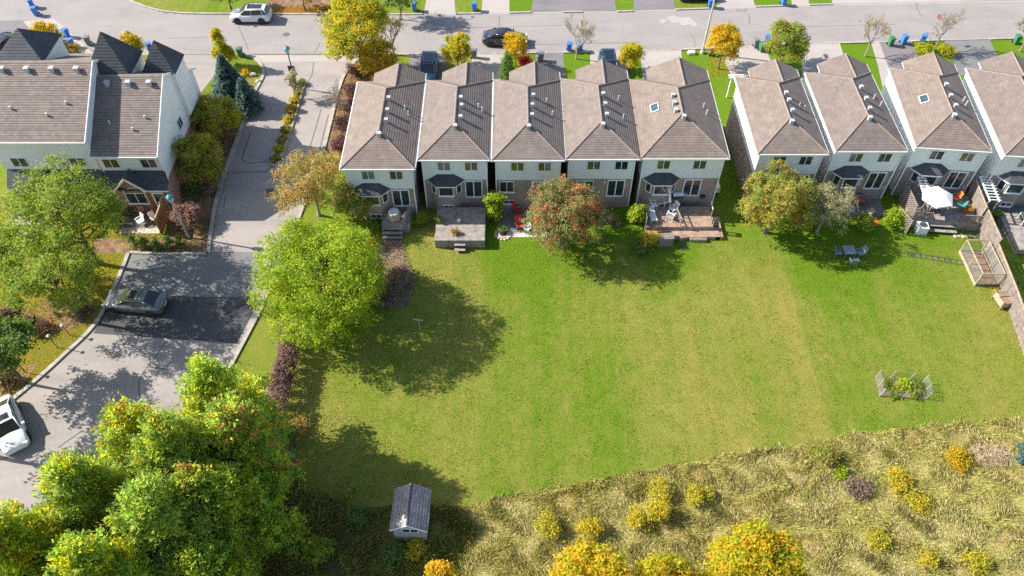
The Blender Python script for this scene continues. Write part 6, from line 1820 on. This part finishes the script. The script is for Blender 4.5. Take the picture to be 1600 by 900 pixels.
# ninth house deck
d9 = deck('pale deck cut by the right edge behind the last house', 42.0, 47.5, 42.9, 47.2, .55, 'deck', 'x', step=.2)
gz = thing('frame_table', 'dark metal framed table at the right edge deck', 'table', (44.2, 46.0, .56), A8)
MB().box(-.9, .9, -.5, .5, .72, .75).build('table_top', 'glass_blue', gz)
for x in (-.85, .85):
    for y in (-.45, .45):
        MB().box(x - .03, x + .03, y - .03, y + .03, 0, .72).build('leg', 'white', gz)
structure(sheet('paved_yard', [(42.36, 47.9), (45.82, 50.3), (48.11, 50.3), (46.56, 46.74), (42.09, 44.71), (41.43, 44.71)], .012, 'patch_mid'))

# garden table set under the thin tree
ts = thing('garden_table', 'grey square garden table on the lawn under the thin tree', 'table', (27.9, 42.75, 0), R(2))
MB().box(-.48, .48, -.48, .48, .68, .73).build('table_top', 'table_grey', ts)
for x in (-.42, .42):
    for y in (-.42, .42):
        MB().tube((x, y, 0), (x * .9, y * .9, .68), .03, .025, 6).build('leg', 'table_grey', ts)
GS = 'grey chairs at the lawn table'
armchair('grey chair at the left side of the lawn table', (27.05, 42.75), 90, 'table_grey', 0, 'table_grey', GS)
armchair('grey chair at the right side of the lawn table', (28.9, 42.7), -75, 'table_grey', 0, 'table_grey', GS)
armchair('grey chair on the near side of the lawn table', (28.05, 41.75), 175, 'table_grey', 0, 'table_grey', GS)

# ladder lying on the grass
ld = thing('ladder', 'dark ladder lying on the lawn next to the vegetable bed', 'ladder', (32.9, 42.95, 0), R(-13.5))
for y in (-.24, .24):
    MB().box(0, 4.6, y - .022, y + .022, .01, .05).build('side_rail', 'pole', ld)
rg = MB().box(-.02, .02, -.24, .24, .03, .065).data('rung', 'pole')
for k in range(10):
    inst('rung', rg, ld, (.15 + k * .475, 0, 0))

# fenced vegetable plot out on the lawn
gp = thing('vegetable_plot', 'small wire fenced vegetable plot in the open lawn', 'garden plot', (26.6, 29.2, 0), R(-3))
MB().prism([(0, 0), (3.3, -.05), (3.45, 1.3), (.15, 1.6)], 0, .04).build('soil', 'soil', gp)
cor = [(0, 0), (1.6, -.05), (3.3, -.05), (3.45, .65), (3.4, 1.35), (2.5, 1.5), (1.1, 1.55), (.1, 1.6), (.05, .8)]
for (x, y) in cor:
    MB().tube((x, y, 0), (x + .12, y + .02, .95), .025, .022, 6).build('stake', 'wire', gp)
ws = MB()
for i in range(len(cor)):
    a, b = cor[i], cor[(i + 1) % len(cor)]
    ws.poly([(a[0], a[1], .03), (b[0], b[1], .03), (b[0] + .1, b[1] + .02, .82), (a[0] + .1, a[1] + .02, .82)])
ws.build('wire_mesh', 'screen', gp)

# clothes pole in the maple's shade
cp = thing('clothes_pole', 'white T shaped clothes pole in the shade of the maple', 'clothes pole', (-7.05, 34.95, 0))
MB().tube((0, 0, 0), (0, 0, 1.5), .025, n=8).build('pole', 'metal', cp); MB().bar((-.4, .05, 1.5), (.35, -.05, 1.5), .035, .035).build('crossbar', 'metal', cp)

# brown privacy fence and patio at the end townhouse
bf = thing('privacy_fence', 'reddish brown board privacy fence beside the townhouse patio', 'fence', (-29.75, 45.1, 0), R(92))
bm_ = [MB().box(-.068, .068, -.012, .012, .05, h_).data('board', 'wood_brown') for h_ in (1.9, 1.93)]
for k in range(25):
    inst('board', bm_[k % 2], bf, (.08 + k * .14, .0, 0 if k < 12 else .12))
MB().bar((0, .03, 1.93), (1.72, .03, 1.93), .09, .05).bar((1.76, .03, 2.08), (3.55, .03, 2.08), .09, .05).build('cap_rail', 'wood_pale', bf)
for x in (0, 1.74, 3.55):
    MB().box(x - .05, x + .05, .02, .12, 0, 2.05).build('post', 'wood_brown', bf)
pt2 = thing('patio', 'shaded stone patio behind the end townhouse', 'patio', (-33.6, 45.2, 0))
pm3 = MB().box(.01, .68, .01, .68, 0, .05).data('paver', 'stone'); pm4 = MB().box(.01, .68, .01, .68, 0, .05).data('paver', 'patch_mid')
for i in range(5):
    for j in range(4):
        inst('paver', pm3 if j == 0 else pm4, pt2, (i * .7, j * .7, 0))
armchair('white chair on the townhouse patio near its wall', (-31.9, 46.3), -40, 'plastic_white', .05, 'plastic_white', 'patio chairs')
armchair('white chair on the townhouse patio near the fence', (-30.7, 46.6), 60, 'plastic_white', .05, 'plastic_white', 'patio chairs')
armchair('terracotta chair on the townhouse patio', (-32.0, 47.1), 10, 'terracotta', .05, 'dark_metal', 'patio chairs')
shrub('dark purple plants along the townhouse wall', (-33.2, 47.6), .7, .7, 'purple', 800, .14)
shrub('green shrub at the left of the townhouse patio', (-34.0, 46.0), .8, 1.2, 'dgreen', 1300, .16)
bf2 = thing('privacy_fence', 'low brown fence piece at the left townhouse terrace', 'fence', (-39.2, 44.9, 0), R(75))
for k in range(16):
    inst('board', bm_[k % 2], bf2, (.08 + k * .14, 0, 0), (0, 0, 0), (1, 1, .75))
MB().bar((0, .03, 1.45), (2.3, .03, 1.45), .09, .05).build('cap_rail', 'wood_brown', bf2)
pt3 = thing('patio', 'pale concrete terrace at the left picture edge', 'patio', (-43.5, 45.0, 0))
for i in range(3):
    for j in range(3):
        inst('paver', MB().box(.01, 1.18, .01, 1.08, 0, .12).data('paver', 'concrete') if (i, j) == (0, 0) else pt3.children[0].data, pt3, (i * 1.2, j * 1.1, 0))

# pale brush heap, small house number post, boulders by the spruce
bh = thing('brush_heap', 'heap of pale dry brush at the right of the meadow', 'brush heap', (32.69, 24.48))
b_ = MB(); rr = random.Random(4)
for k in range(420):
    a = rr.uniform(0, 6.28); q = rr.random() ** .5; x, y = 1.6 * q * math.cos(a), .9 * q * math.sin(a); z = .45 * (1 - q) + rr.uniform(0, .15)
    an = rr.uniform(0, 6.28); L = rr.uniform(.2, .5)
    b_.tube((x, y, z), (x + L * math.cos(an), y + L * math.sin(an), max(.02, z + rr.uniform(-.15, .2))), .014, .006, 4, False)
M['dry_twig'] = mat('dry_twig', (.5, .37, .24), .9, .3)
b_.build('twigs', 'dry_twig', bh)
bo = MB(); rr = random.Random(9)
for lab, at, s_ in (('pale boulder by the blue spruce', (-26.74, 67.51), .5), ('second pale boulder by the blue spruce', (-25.99, 66.42), .4), ('small boulder at the drive edge below the spruce', (-25.64, 64.1), .35)):
    v_, f_ = [], []
    mb = MB(); mb.lathe([(.5, 0), (.62, .2), (.5, .5), (.2, .62)], 9)
    mb.v = [(x * rr.uniform(.75, 1.15), y * rr.uniform(.75, 1.15), z * rr.uniform(.85, 1.1)) for x, y, z in mb.v]
    o_ = tag(mb.build('boulder', 'stone', None), lab, 'boulder', 'boulders by the spruce'); o_.location = (*at, 0); o_.scale = (s_ * 1.3, s_, s_)
shrub('orange plants between spruce and boulders', (-27.58, 67.73), .5, .5, 'orange', 500, .14)
wf = thing('picket_fence', 'short grey fence between townhouse wall and spruce', 'fence', (-29.2, 61.0, 0))
pk = MB().box(-.05, .05, -.012, .012, .05, 1.5).data('board', 'wood_grey')
for k in range(14):
    inst('board', pk, wf, (.1 + k * .13, 0, 0))
for z in (.4, 1.2):
    MB().bar((0, .03, z), (1.9, .03, z), .04, .08).build('rail', 'wood_grey', wf)
